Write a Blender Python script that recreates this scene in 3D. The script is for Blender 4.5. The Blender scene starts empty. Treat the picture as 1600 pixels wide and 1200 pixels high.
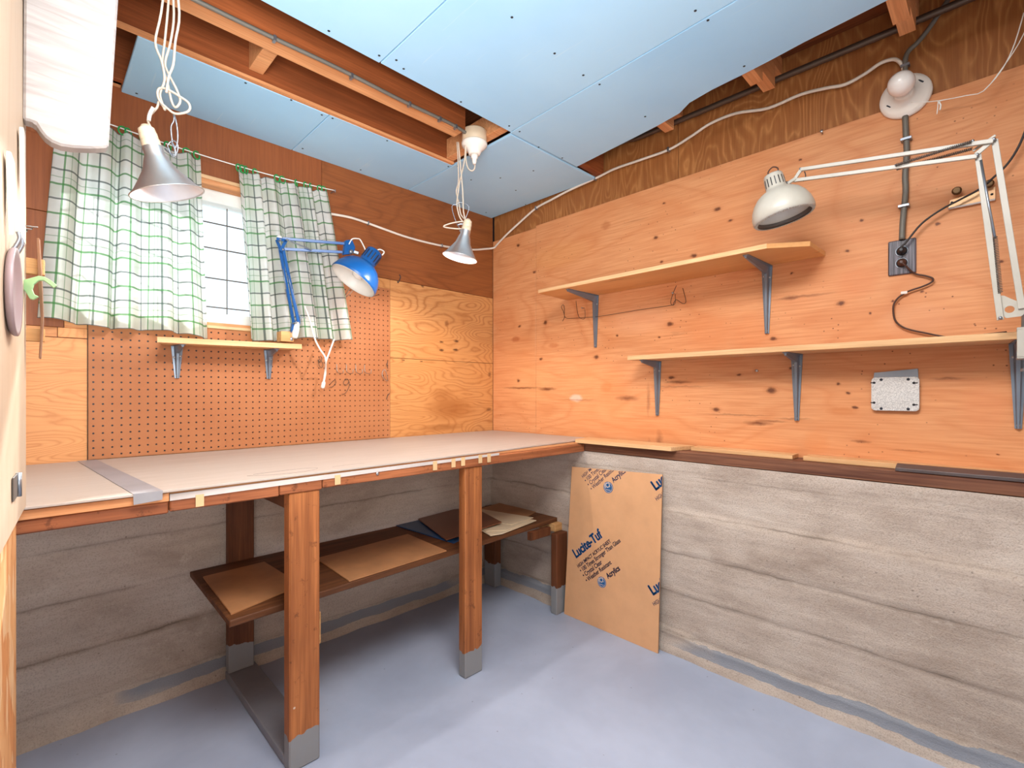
import bpy, bmesh, math, random
from mathutils import Vector, Matrix
random.seed(4)
SC = bpy.context.scene
COL = SC.collection
PI = math.pi

# ---------------------------------------------------------------- camera, world, lights, exposure
cam_d = bpy.data.cameras.new('camera')
cam = bpy.data.objects.new('camera', cam_d)
COL.objects.link(cam)
cam.location = (-2.02563, -2.21607, 1.085)
cam.rotation_euler = (PI/2, 0, math.radians(-44.7))
cam_d.sensor_width = 36
cam_d.lens = 17.03
cam_d.shift_y = 0.0081
cam_d.clip_start = 0.05
SC.camera = cam
VS = SC.view_settings
VS.view_transform = 'Standard'
VS.look = 'None'
VS.gamma = 1
VS.use_curve_mapping = False
VS.exposure = 0.14
world = bpy.data.worlds.new('daylight')
SC.world = world
world.use_nodes = True
bg = world.node_tree.nodes['Background']
bg.inputs[0].default_value = (0.86, 0.94, 1.0, 1)
bg.inputs[1].default_value = 1.5

def area_light(name, loc, target, sx, sy, power, color):
    d = bpy.data.lights.new(name, 'AREA')
    d.shape = 'RECTANGLE'; d.size = sx; d.size_y = sy; d.energy = power; d.color = color
    o = bpy.data.objects.new(name, d); COL.objects.link(o)
    o.location = loc
    o.rotation_euler = (Vector(target)-Vector(loc)).to_track_quat('-Z', 'Y').to_euler()
    return o
area_light('fill_front', (-1.7, -3.85, 1.15), (-0.9, -0.3, 1.5), 2.6, 1.7, 9, (1.0, 0.98, 0.96))  # weak soft fill added behind the camera, not a lamp of the room
area_light('fill_overhead', (-1.45, -1.85, 2.13), (-1.25, -1.75, 0), 0.9, 0.8, 46, (1.0, 0.97, 0.94))  # overhead fill added just out of view, no fixture hangs there
up = area_light('fill_uplight', (-2.2, -2.3, 1.25), (-1.6, -0.85, 2.16), 1.0, 0.8, 25, (0.92, 0.97, 1.0))  # unseen fill aimed upward, added to brighten the ceiling sheets
up.data.spread = math.radians(110)
# the lit bulb of the clamp lamp hanging by the corner
def bulb_light(name, loc, aim, power, color, r):
    d = bpy.data.lights.new(name, 'SPOT'); d.energy = power; d.color = color; d.shadow_soft_size = r
    d.spot_size = math.radians(164); d.spot_blend = 0.25
    o = bpy.data.objects.new(name, d); COL.objects.link(o); o.location = loc
    o.rotation_euler = Vector(aim).to_track_quat('-Z', 'Y').to_euler()
bulb_light('bulb_light_corner', (-0.776, -0.650, 1.652), (-0.156, 0.155, -1), 19, (1.0, 0.95, 0.90), 0.016)

sun_d = bpy.data.lights.new('sun', 'SUN'); sun_d.energy = 9.0; sun_d.angle = 0.03; sun_d.color = (1.0, 0.97, 0.92)
sun = bpy.data.objects.new('sun', sun_d); COL.objects.link(sun)
sun.rotation_euler = Vector((-0.42, -0.78, -0.52)).to_track_quat('-Z', 'Y').to_euler()

bulb_light('bulb_light_window', (-1.797, -0.802, 1.572), (0.0, 0.0, -1), 10, (1.0, 0.96, 0.92), 0.016)

# ---------------------------------------------------------------- node helpers
class NT:
    def __init__(self, name, rough=0.6, metal=0.0, spec=0.4):
        m = bpy.data.materials.new(name); m.use_nodes = True
        self.m = m; self.t = m.node_tree; self.n = self.t.nodes
        self.b = self.n['Principled BSDF']
        self.b.inputs['Roughness'].default_value = rough
        self.b.inputs['Metallic'].default_value = metal
        self.b.inputs['Specular IOR Level'].default_value = spec
        self._co = None
    def set(self, sock, v):
        if isinstance(v, bpy.types.NodeSocket): self.t.links.new(v, sock)
        elif isinstance(v, (tuple, list)) and len(v) == 3 and sock.type == 'RGBA': sock.default_value = (*v, 1)
        else: sock.default_value = v
    def co(self, scale=(1, 1, 1), rnd=True, off=(0, 0, 0)):
        if self._co is None:
            tc = self.n.new('ShaderNodeTexCoord')
            if rnd:
                oi = self.n.new('ShaderNodeObjectInfo')
                ml = self.n.new('ShaderNodeVectorMath'); ml.operation = 'SCALE'
                ml.inputs[0].default_value = (17.3, 9.1, 23.7)
                self.t.links.new(oi.outputs['Random'], ml.inputs['Scale'])
                ad = self.n.new('ShaderNodeVectorMath'); ad.operation = 'ADD'
                self.t.links.new(tc.outputs['Object'], ad.inputs[0]); self.t.links.new(ml.outputs[0], ad.inputs[1])
                self._co = ad.outputs[0]
            else:
                self._co = tc.outputs['Object']
        mp = self.n.new('ShaderNodeMapping')
        self.t.links.new(self._co, mp.inputs['Vector'])
        mp.inputs['Scale'].default_value = scale
        mp.inputs['Location'].default_value = off
        return mp.outputs[0]
    def noise(self, vec, scale=5, detail=3, rough=0.5, dist=0.0):
        k = self.n.new('ShaderNodeTexNoise')
        self.set(k.inputs['Vector'], vec)
        k.inputs['Scale'].default_value = scale; k.inputs['Detail'].default_value = detail
        k.inputs['Roughness'].default_value = rough; k.inputs['Distortion'].default_value = dist
        return k.outputs['Fac']
    def voro(self, vec, scale=4):
        k = self.n.new('ShaderNodeTexVoronoi')
        self.set(k.inputs['Vector'], vec); k.inputs['Scale'].default_value = scale
        return k.outputs['Distance'], k.outputs['Color']
    def math(self, op, a, b=0.0, c=0.0):
        k = self.n.new('ShaderNodeMath'); k.operation = op
        self.set(k.inputs[0], a); self.set(k.inputs[1], b)
        if len(k.inputs) > 2: self.set(k.inputs[2], c)
        return k.outputs[0]
    def ramp(self, fac, stops):
        k = self.n.new('ShaderNodeValToRGB'); self.set(k.inputs[0], fac)
        e = k.color_ramp.elements
        while len(e) < len(stops): e.new(0.5)
        for el, (p, c) in zip(e, stops):
            el.position = p
            el.color = (c, c, c, 1) if isinstance(c, (int, float)) else (*c, 1)
        return k.outputs[0]
    def mix(self, fac, a, b, mode='MIX'):
        k = self.n.new('ShaderNodeMix'); k.data_type = 'RGBA'; k.blend_type = mode
        self.set(k.inputs[0], fac); self.set(k.inputs[6], a); self.set(k.inputs[7], b)
        return k.outputs[2]
    def xyz(self, vec):
        k = self.n.new('ShaderNodeSeparateXYZ'); self.set(k.inputs[0], vec); return k.outputs
    def color(self, c): self.set(self.b.inputs['Base Color'], c); return self
    def bump(self, h, strength=0.3, dist=0.002):
        k = self.n.new('ShaderNodeBump'); self.set(k.inputs['Height'], h)
        k.inputs['Strength'].default_value = strength; k.inputs['Distance'].default_value = dist
        self.t.links.new(k.outputs[0], self.b.inputs['Normal'])
        return self

def S(r, g, b):                       # sRGB 0-255 to linear
    f = lambda v: (v/12.92 if v <= 0.04045 else ((v+0.055)/1.055)**2.4)
    return (f(r/255), f(g/255), f(b/255))

def plain(name, c, rough=0.5, metal=0.0, spec=0.4, var=0.06):
    k = NT(name, rough, metal, spec)
    n = k.noise(k.co(), 9, 4, 0.6)
    lo = tuple(x*(1-var*2) for x in c); hi = tuple(min(1, x*(1+var)) for x in c)
    k.color(k.ramp(n, [(0.3, lo), (0.7, hi)]))
    return k.m

def plywood(name, light, mid, dark, axis, bands=9, line=0.55, fine=0.25, knots=0.0, specks=0.0, streak=0.0, patch=None, rough=0.55, rnd=True, sc=1.0, extra=None):
    """rotary cut veneer: contour lines of a stretched noise, fine fibre, knots; axis = the grain's axis."""
    k = NT(name, rough, 0, 0.35)
    a = [2.3*sc, 2.3*sc, 2.3*sc]; a['xyz'.index(axis)] = 0.62*sc
    v = k.co(tuple(a), rnd)
    n = k.noise(v, 1.5, 2.0, 0.42, 0.35)
    wob = [9*sc, 9*sc, 9*sc]; wob['xyz'.index(axis)] = 3.4*sc
    n = k.math('ADD', n, k.math('MULTIPLY', k.noise(k.co(tuple(wob), rnd), 1.0, 3, 0.6, 0.3), 0.05))
    band = k.math('PINGPONG', k.math('MULTIPLY', n, bands*2.0), 1.0)
    ln = k.ramp(band, [(0.0, 1.0), (0.22, 0.55), (0.5, 0.12), (1.0, 0.0)])
    f = [140, 140, 140]; f['xyz'.index(axis)] = 5
    fib = k.noise(k.co(tuple(f), rnd), 1.0, 3, 0.6)
    col = k.mix(k.math('MULTIPLY', ln, line), light, mid)
    col = k.mix(k.math('MULTIPLY', k.ramp(fib, [(0.35, 1.0), (0.62, 0.0)]), fine), col, dark)
    big = k.noise(k.co((1.1, 1.1, 1.1), rnd), 1.6, 3, 0.55, 0.4)
    col = k.mix(k.math('MULTIPLY', k.ramp(big, [(0.42, 0.0), (0.62, 1.0)]), 0.34), col, patch or dark)
    if streak:
        b = [9, 9, 9]; b['xyz'.index(axis)] = 0.9
        st = k.noise(k.co(tuple(b), rnd), 1.6, 5, 0.7, 0.3)
        col = k.mix(k.math('MULTIPLY', k.ramp(st, [(0.66, 0.0), (0.74, 1.0)]), streak), col, tuple(x*0.32 for x in dark))
    if knots:
        c = [4.2, 4.2, 4.2]; c['xyz'.index(axis)] = 2.6
        vv = k.co(tuple(c), rnd)
        d, cc = k.voro(vv, 1.0)
        pick = k.math('GREATER_THAN', k.xyz(cc)[0], 1-knots)
        kn = k.ramp(d, [(0.035, 1.0), (0.06, 0.75), (0.085, 0.25), (0.14, 0.0)])
        col = k.mix(k.math('MULTIPLY', k.math('MULTIPLY', kn, pick), 0.9), col, S(92, 44, 22))
    if specks:
        d, cc = k.voro(k.co((1, 1, 1), rnd), 46)
        zone = k.ramp(k.noise(k.co((1, 1, 1), rnd, (3, 1, 2)), 2.3, 2), [(0.47, 0.0), (0.58, 1.0)])
        sp = k.math('MULTIPLY', k.ramp(d, [(0.06, 1.0), (0.14, 0.0)]), k.math('GREATER_THAN', k.xyz(cc)[1], 0.45))
        col = k.mix(k.math('MULTIPLY', k.math('MULTIPLY', sp, zone), specks), col, S(95, 45, 22))
    if extra: col = extra(k, col)
    k.color(col)
    k.bump(fib, 0.12, 0.001)
    return k.m

def timber(name, light, dark, axis, paint=None, rough=0.6, spots=0.0, grain=34):
    """sawn softwood: straight grain along axis; paint=(z, colour) is the grey floor paint on a foot below z."""
    k = NT(name, rough, 0, 0.3)
    a = [grain, grain, grain]; a['xyz'.index(axis)] = 1.1
    n = k.noise(k.co(tuple(a)), 1.0, 4, 0.6, 0.5)
    a2 = [190, 190, 190]; a2['xyz'.index(axis)] = 7
    f = k.noise(k.co(tuple(a2)), 1.0, 2, 0.5)
    col = k.ramp(n, [(0.3, dark), (0.48, tuple((x+y)/2 for x, y in zip(light, dark))), (0.66, light)])
    col = k.mix(k.math('MULTIPLY', k.ramp(f, [(0.38, 1.0), (0.6, 0.0)]), 0.35), col, tuple(x*0.7 for x in dark))
    big = k.noise(k.co((3, 3, 3)), 1.5, 3)
    col = k.mix(k.math('MULTIPLY', k.ramp(big, [(0.45, 0.0), (0.7, 1.0)]), 0.35), col, dark)
    if spots:
        d, cc = k.voro(k.co((1, 1, 1)), 24)
        sp = k.math('MULTIPLY', k.ramp(d, [(0.05, 1.0), (0.1, 0.0)]), k.math('GREATER_THAN', k.xyz(cc)[0], 0.72))
        col = k.mix(k.math('MULTIPLY', sp, spots), col, S(225, 210, 190))
        ch = k.noise(k.co((1, 1, 1)), 26, 4, 0.7)
        col = k.mix(k.math('MULTIPLY', k.ramp(ch, [(0.6, 0.0), (0.68, 1.0)]), 0.55), col, tuple(x*0.35 for x in dark))
    if paint:
        tc = k.n.new('ShaderNodeNewGeometry')
        z = k.xyz(tc.outputs['Position'])[2]
        w = k.math('ADD', z, k.math('MULTIPLY', k.math('SUBTRACT', k.noise(k.co((30, 30, 3)), 1.0, 2), 0.5), 0.05))
        col = k.mix(k.math('LESS_THAN', w, paint[0]), col, paint[1])
    k.color(col); k.bump(f, 0.15, 0.001)
    return k.m

M = {}
# the knots, dark streaks, veneer plugs and stains of the right wall's own plywood: (y, z, half width, half height, ...) in metres
KNOTS = [(-1.105, 1.793, 0.0128, 0.0102), (-1.283, 1.673, 0.0142, 0.0097), (-1.133, 1.676, 0.0094, 0.0072), (-0.222, 1.948, 0.0158, 0.0113), (-0.432, 1.473, 0.0165, 0.0125), (-1.171, 1.391, 0.0184, 0.0129), (-0.776, 1.263, 0.0195, 0.0113), (-0.399, 1.272, 0.0144, 0.009), (-1.384, 1.847, 0.0159, 0.0107), (-1.143, 1.938, 0.0094, 0.0058), (-1.689, 1.948, 0.0063, 0.0048), (-1.818, 1.399, 0.0152, 0.0113), (-1.837, 1.58, 0.0094, 0.0056), (-1.598, 1.292, 0.0136, 0.0086), (-1.591, 1.092, 0.0205, 0.0148), (-1.838, 1.083, 0.0093, 0.0056), (-2.216, 1.471, 0.0079, 0.0056), (-2.076, 1.615, 0.0076, 0.006), (-1.877, 1.675, 0.0072, 0.0066), (-0.35, 1.768, 0.0148, 0.0091), (-0.233, 1.471, 0.0131, 0.0075), (-1.379, 1.013, 0.0186, 0.0107), (-0.222, 1.153, 0.0132, 0.0113), (-1.436, 1.786, 0.0128, 0.0065), (-0.897, 1.36, 0.0073, 0.0062), (-1.121, 1.335, 0.0079, 0.0058), (-1.963, 1.388, 0.005, 0.0042), (-2.036, 1.409, 0.0047, 0.0037), (-1.902, 1.353, 0.0053, 0.0044), (-1.662, 1.532, 0.0065, 0.0048), (-1.857, 1.032, 0.0092, 0.0055), (-2.209, 0.902, 0.004, 0.003), (-1.81, 1.114, 0.0077, 0.0045), (-1.472, 1.157, 0.0124, 0.0052), (-1.657, 1.176, 0.0087, 0.0048), (-1.183, 1.151, 0.0182, 0.0086)]
STREAKS = [(-0.249, 1.111, 0.1765, 0.0082, 0.8), (-0.446, 1.103, 0.075, 0.0142, 0.9), (-0.954, 1.057, 0.0773, 0.0153, 0.75), (-1.213, 1.13, 0.0715, 0.009, 0.8), (-1.544, 0.964, 0.0613, 0.0113, 0.85), (-1.668, 0.987, 0.0729, 0.0048, 0.5), (-1.459, 0.994, 0.1506, 0.0052, 0.5), (-2.097, 1.127, 0.0505, 0.006, 0.6), (-1.7, 1.44, 0.115, 0.0071, 0.55), (-1.657, 1.441, 0.0346, 0.012, 0.6), (-1.591, 0.974, 0.0683, 0.0062, 0.6), (-1.875, 0.915, 0.0326, 0.0066, 0.7), (-1.213, 1.11, 0.1787, 0.0051, 0.4), (-0.667, 1.045, 0.1662, 0.0067, 0.35), (-2.004, 0.894, 0.0647, 0.0033, 0.4), (-1.066, 1.049, 0.0131, 0.0889, 0.45), (-1.121, 0.861, 0.0221, 0.064, 0.5), (-1.069, 0.828, 0.0131, 0.0533, 0.45)]
PATCHES = [(-1.82, 1.017, 0.0531, 0.018, 0.45, (196, 112, 56)), (-0.834, 1.11, 0.0415, 0.0286, 0.4, (196, 112, 56)), (-0.493, 1.341, 0.0457, 0.0175, 0.5, (190, 100, 50)), (-0.201, 1.398, 0.0425, 0.0189, 0.6, (170, 86, 44)), (-0.834, 1.915, 0.034, 0.0254, 0.5, (176, 98, 52)), (-0.646, 1.055, 0.0463, 0.0235, 0.5, (228, 206, 190)), (-0.882, 1.0, 0.1247, 0.0627, 0.3, (226, 162, 108)), (-1.023, 1.424, 0.2019, 0.0781, 0.35, (224, 164, 124)), (-2.02, 1.319, 0.1116, 0.062, 0.3, (222, 162, 122)), (-0.515, 1.826, 0.2711, 0.0835, 0.3, (220, 150, 86)), (-0.325, 1.133, 0.1997, 0.1317, 0.3, (226, 164, 108)), (-1.521, 1.321, 0.096, 0.1014, 0.25, (214, 122, 66)), (-1.866, 1.467, 0.073, 0.0663, 0.3, (212, 118, 66)), (-1.355, 1.335, 0.1352, 0.0807, 0.3, (208, 118, 64)), (-0.882, 1.094, 0.11, 0.1379, 0.25, (206, 112, 52)), (-1.741, 0.906, 0.0526, 0.0512, 0.35, (214, 128, 70)), (-2.182, 1.033, 0.0684, 0.0957, 0.25, (222, 132, 84))]
def spot_group():
    g = bpy.data.node_groups.new('veneer_spot', 'ShaderNodeTree')
    for nm, ty in (('Color', 'NodeSocketColor'), ('Vector', 'NodeSocketVector'), ('Scale', 'NodeSocketVector'), ('Offset', 'NodeSocketVector'), ('Spot', 'NodeSocketColor'), ('Strength', 'NodeSocketFloat'), ('Inner', 'NodeSocketFloat')):
        g.interface.new_socket(nm, in_out='INPUT', socket_type=ty)
    g.interface.new_socket('Color', in_out='OUTPUT', socket_type='NodeSocketColor')
    gi = g.nodes.new('NodeGroupInput'); go = g.nodes.new('NodeGroupOutput'); L = g.links.new
    a = g.nodes.new('ShaderNodeVectorMath'); a.operation = 'MULTIPLY_ADD'; a.inputs[1].default_value = (1e-6, 1e-6, 1e-6)
    L(gi.outputs[0], a.inputs[0]); L(gi.outputs[1], a.inputs[2])
    b = g.nodes.new('ShaderNodeVectorMath'); b.operation = 'MULTIPLY_ADD'
    L(a.outputs[0], b.inputs[0]); L(gi.outputs[2], b.inputs[1]); L(gi.outputs[3], b.inputs[2])
    c = g.nodes.new('ShaderNodeVectorMath'); c.operation = 'LENGTH'; L(b.outputs[0], c.inputs[0])
    d = g.nodes.new('ShaderNodeMapRange'); d.inputs['From Max'].default_value = 1.0; d.inputs['To Max'].default_value = 0.0
    L(c.outputs['Value'], d.inputs['Value']); L(gi.outputs[6], d.inputs['From Min']); L(gi.outputs[5], d.inputs['To Min'])
    m = g.nodes.new('ShaderNodeMix'); m.data_type = 'RGBA'
    L(d.outputs[0], m.inputs[0]); L(gi.outputs[0], m.inputs[6]); L(gi.outputs[4], m.inputs[7]); L(m.outputs[2], go.inputs[0])
    return g
BACK_STAINS = [(-0.345, 0.998, 0.1724, 0.0874, 0.6, (150, 84, 34)), (-0.39, 1.078, 0.0975, 0.036, 0.45, (150, 84, 34)), (-0.39, 0.887, 0.1774, 0.0252, 0.5, (140, 78, 32)), (-0.243, 0.984, 0.1433, 0.0673, 0.3, (160, 92, 40)), (-0.39, 1.369, 0.0177, 0.0072, 0.9, (70, 36, 20)), (-0.285, 1.381, 0.0234, 0.0092, 0.9, (70, 36, 20)), (-0.39, 1.323, 0.0177, 0.009, 0.85, (70, 36, 20)), (-0.29, 1.329, 0.0233, 0.0092, 0.9, (70, 36, 20)), (-0.354, 1.477, 0.0181, 0.0218, 0.6, (110, 56, 26)), (-0.518, 1.663, 0.0124, 0.0104, 0.8, (84, 50, 30)), (-0.021, 1.708, 0.0213, 0.0237, 0.8, (90, 50, 28)), (-0.027, 1.195, 0.0159, 0.0197, 0.7, (100, 56, 28)), (-0.032, 0.979, 0.0265, 0.0157, 0.7, (100, 56, 28))]
def right_marks(k, col):
    base = k.co((1, 1, 1), False)
    wv = k.n.new('ShaderNodeTexNoise'); k.set(wv.inputs['Vector'], base); wv.inputs['Scale'].default_value = 38; wv.inputs['Detail'].default_value = 4
    sub = k.n.new('ShaderNodeVectorMath'); sub.operation = 'MULTIPLY_ADD'
    k.t.links.new(wv.outputs['Color'], sub.inputs[0]); sub.inputs[1].default_value = (0.022, 0.022, 0.012); k.t.links.new(base, sub.inputs[2])
    g = spot_group()
    def spot(col, y, z, ry, rz, c, s, inner, back=False):
        n = k.n.new('ShaderNodeGroup'); n.node_tree = g
        k.t.links.new(col, n.inputs[0]); k.t.links.new(sub.outputs[0], n.inputs[1])
        n.inputs[2].default_value = (0, 1/ry, 1/rz); n.inputs[3].default_value = (0, -(y+0.011)/ry, -(z+0.006)/rz)
        if back: n.inputs[2].default_value = (1/ry, 0, 1/rz); n.inputs[3].default_value = (-(y+0.011)/ry, 0, -(z+0.006)/rz)
        n.inputs[4].default_value = (*c, 1); n.inputs[5].default_value = s; n.inputs[6].default_value = inner
        return n.outputs[0]
    if k.m.name.startswith('plywood_golden'):
        for x, z, rx, rz, s, c in BACK_STAINS: col = spot(col, x, z, rx, rz, S(*c), s, 0.35, True)
        return col
    for y, z, ry, rz, s, c in PATCHES: col = spot(col, y, z, ry, rz, S(*c), s, 0.5)
    for y, z, ry, rz, s in STREAKS: col = spot(col, y, z, ry, rz, S(112, 56, 28), s, 0.15)
    for y, z, ry, rz in KNOTS:
        col = spot(col, y, z, ry*1.7, rz*1.5, S(176, 96, 48), 0.4, 0.3)
        col = spot(col, y, z, ry, rz, S(96, 50, 28), 0.9, 0.4)
    return col
M['ply_right'] = plywood('plywood_orange', S(222, 156, 106), S(204, 128, 78), S(188, 106, 58), 'y', 12, 0.55, 0.45, specks=0.85, streak=0.3, patch=S(214, 136, 82), rnd=False, extra=right_marks)
M['ply_up'] = plywood('plywood_brown_vertical', S(158, 98, 50), S(200, 138, 80), S(126, 70, 32), 'z', 22, 0.7, 0.4, patch=S(140, 82, 40), sc=1.7)
M['ply_back_dark'] = plywood('plywood_dark_red', S(146, 80, 40), S(126, 64, 28), S(108, 52, 22), 'z', 6, 0.4, 0.5, patch=S(152, 84, 42))
M['ply_back_dark2'] = plywood('plywood_dark_figured', S(146, 82, 40), S(106, 54, 22), S(102, 50, 22), 'x', 20, 0.5, 0.4, patch=S(156, 92, 46))
M['ply_back_gold'] = plywood('plywood_golden_figured', S(204, 144, 88), S(150, 86, 42), S(170, 104, 54), 'x', 28, 0.65, 0.35, patch=S(206, 136, 74), rnd=False, sc=1.7, extra=right_marks)
M['ply_back_left'] = plywood('plywood_left', S(214, 148, 92), S(166, 94, 46), S(180, 108, 58), 'x', 30, 0.55, 0.35, patch=S(216, 146, 86), sc=2.0)
M['ply_door'] = plywood('plywood_pale_door', S(204, 180, 154), S(188, 158, 128), S(178, 146, 116), 'z', 4, 0.5, 0.25, patch=S(208, 188, 166))
M['ply_shelf'] = plywood('plywood_shelf', S(226, 168, 108), S(200, 136, 78), S(192, 128, 70), 'y', 4, 0.6, 0.3, streak=0.6, knots=0.2)
M['hardboard_top'] = plywood('bench_hardboard', S(186, 170, 158), S(170, 152, 138), S(158, 138, 122), 'x', 3, 0.35, 0.4, patch=S(176, 162, 150), rough=0.45)
M['pine'] = timber('pale_pine', S(234, 190, 140), S(210, 156, 104), 'y', grain=20)
M['pine_x'] = timber('pale_pine_lengthwise', S(232, 190, 144), S(208, 158, 108), 'x', grain=20)
M['fir_post'] = timber('fir_post', S(192, 118, 66), S(136, 76, 40), 'z', paint=(0.098, S(140, 138, 138)), spots=0.7)
M['fir_dark_post'] = timber('fir_dark_post', S(122, 70, 40), S(78, 42, 22), 'z', paint=(0.13, S(140, 138, 138)))
M['apron'] = timber('bench_apron', S(186, 112, 70), S(118, 62, 34), 'x', spots=1.0)
M['joist'] = timber('joist_wood', S(164, 88, 46), S(118, 60, 28), 'x', grain=24)
M['joist_pale'] = timber('joist_pale', S(232, 168, 116), S(200, 130, 80), 'x', grain=24)
M['deck'] = timber('floor_deck', S(146, 84, 48), S(92, 48, 26), 'y')
M['sill'] = timber('sill_plate', S(142, 94, 68), S(88, 50, 36), 'y', grain=60)
M['low_shelf'] = timber('low_shelf_board', S(122, 74, 42), S(80, 46, 25), 'x')
M['block'] = timber('wood_block', S(218, 168, 112), S(180, 124, 70), 'x', grain=26)

def concrete(name, base, dark, light):
    k = NT(name, 0.92, 0, 0.12)
    n1 = k.noise(k.co((1, 1, 2.2), False), 2.6, 6, 0.62, 0.3)
    n2 = k.noise(k.co((3, 3, 26), False), 2.0, 4, 0.6, 0.2)
    n3 = k.noise(k.co((1, 1, 1), False), 210, 3, 0.65)
    n4 = k.noise(k.co((1, 1, 1), False), 34, 5, 0.7)
    col = k.ramp(n1, [(0.3, dark), (0.5, base), (0.72, light)])
    col = k.mix(k.math('MULTIPLY', k.ramp(n2, [(0.35, 1.0), (0.6, 0.0)]), 0.3), col, dark)
    col = k.mix(k.math('MULTIPLY', k.ramp(n4, [(0.58, 0.0), (0.72, 1.0)]), 0.45), col, light)
    col = k.mix(k.math('MULTIPLY', k.ramp(n3, [(0.36, 1.0), (0.5, 0.0)]), 0.35), col, tuple(x*0.62 for x in dark))
    d, cc = k.voro(k.co((1, 1, 1), False), 30)
    pit = k.math('MULTIPLY', k.ramp(d, [(0.05, 1.0), (0.11, 0.0)]), k.math('GREATER_THAN', k.xyz(cc)[0], 0.7))
    col = k.mix(k.math('MULTIPLY', pit, 0.7), col, tuple(x*0.5 for x in dark))
    tc = k.n.new('ShaderNodeNewGeometry')
    z = k.xyz(tc.outputs['Position'])[2]
    wob = k.math('MULTIPLY', k.math('SUBTRACT', k.noise(k.co((1, 1, 0.2), False), 5, 5, 0.6), 0.5), 0.03)
    zj = k.math('ADD', z, wob)
    brk = k.ramp(k.noise(k.co((1, 1, 1), False, (5, 3, 1)), 4, 3, 0.6), [(0.36, 0.15), (0.6, 1.0)])
    for c, s in ((0.254, 0.75), (0.421, 0.65), (0.588, 0.7), (0.742, 0.4), (0.09, 0.4)):     # dirty joints left by the form boards
        j = k.ramp(k.math('ABSOLUTE', k.math('SUBTRACT', zj, c)), [(0.0, 1.0), (0.0018, 0.75), (0.0045, 0.22), (0.014, 0.0)])
        col = k.mix(k.math('MULTIPLY', k.math('MULTIPLY', j, brk), s), col, S(96, 82, 70))
    w = k.math('ADD', z, k.math('MULTIPLY', k.math('SUBTRACT', k.noise(k.co((1, 1, 1), False), 4, 5, 0.6), 0.5), 0.05))
    edge = k.math('MULTIPLY', k.math('LESS_THAN', w, 0.080), k.math('GREATER_THAN', w, 0.036))
    patch = k.ramp(k.noise(k.co((1, 1, 1), False, (1, 8, 2)), 1.6, 2), [(0.40, 0.0), (0.46, 1.0)])
    col = k.mix(k.math('MULTIPLY', k.math('MULTIPLY', edge, patch), 0.85), col, S(134, 140, 150))
    k.color(col)
    k.bump(k.math('ADD', n3, k.math('ADD', k.math('MULTIPLY', n2, 0.9), n4)), 0.6, 0.004)
    return k.m
M['concrete'] = concrete('board_formed_concrete', S(196, 178, 163), S(168, 149, 134), S(210, 195, 181))

k = NT('floor_paint', 0.42, 0, 0.4)
n1 = k.noise(k.co((1, 1, 1), False), 1.6, 5, 0.6, 0.2)
n2 = k.noise(k.co((1, 1, 1), False), 40, 3, 0.6)
d, cc = k.voro(k.co((1, 1, 1), False), 26)
c = k.ramp(n1, [(0.35, S(158, 164, 182)), (0.65, S(178, 185, 203))])
sp = k.math('MULTIPLY', k.ramp(d, [(0.05, 1.0), (0.09, 0.0)]), k.math('GREATER_THAN', k.xyz(cc)[0], 0.8))
c = k.mix(k.math('MULTIPLY', sp, 0.6), c, S(110, 105, 110))
k.color(c).bump(n2, 0.15, 0.002); M['floor'] = k.m

k = NT('ceiling_drywall', 0.6, 0, 0.3)
n1 = k.noise(k.co((1, 1, 1)), 1.4, 4, 0.55)
n2 = k.noise(k.co((30, 1.2, 1)), 3, 3, 0.6)
c = k.ramp(n1, [(0.35, S(164, 208, 238)), (0.65, S(178, 218, 243))])
c = k.mix(k.math('MULTIPLY', k.ramp(n2, [(0.66, 0.0), (0.72, 1.0)]), 0.2), c, S(225, 235, 240))
k.color(c); M['drywall'] = k.m
M['drywall_edge'] = plain('drywall_edge', S(230, 225, 215))

k = NT('pegboard', 0.6, 0, 0.3)
n1 = k.noise(k.co((1, 1, 1), False), 2.5, 4, 0.5)
n2 = k.noise(k.co((1, 1, 1), False), 160, 2, 0.5)
c = k.ramp(n1, [(0.35, S(160, 98, 58)), (0.65, S(176, 114, 72))])
c = k.mix(k.math('MULTIPLY', k.ramp(n2, [(0.4, 1.0), (0.6, 0.0)]), 0.3), c, S(170, 100, 62))
k.color(c); M['pegboard'] = k.m

k = NT('strand_board', 0.65, 0, 0.3)
d, cc = k.voro(k.co((22, 22, 9), False), 1.4)
n2 = k.noise(k.co((60, 60, 9), False), 1, 3, 0.6, 1.5)
c = k.ramp(k.xyz(cc)[0], [(0.1, S(222, 150, 92)), (0.5, S(236, 176, 118)), (0.9, S(242, 196, 146))])
c = k.mix(k.math('MULTIPLY', k.ramp(n2, [(0.3, 1.0), (0.46, 0.0)]), 0.7), c, S(186, 106, 54))
k.color(c).bump(n2, 0.4, 0.002); M['osb'] = k.m

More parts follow.
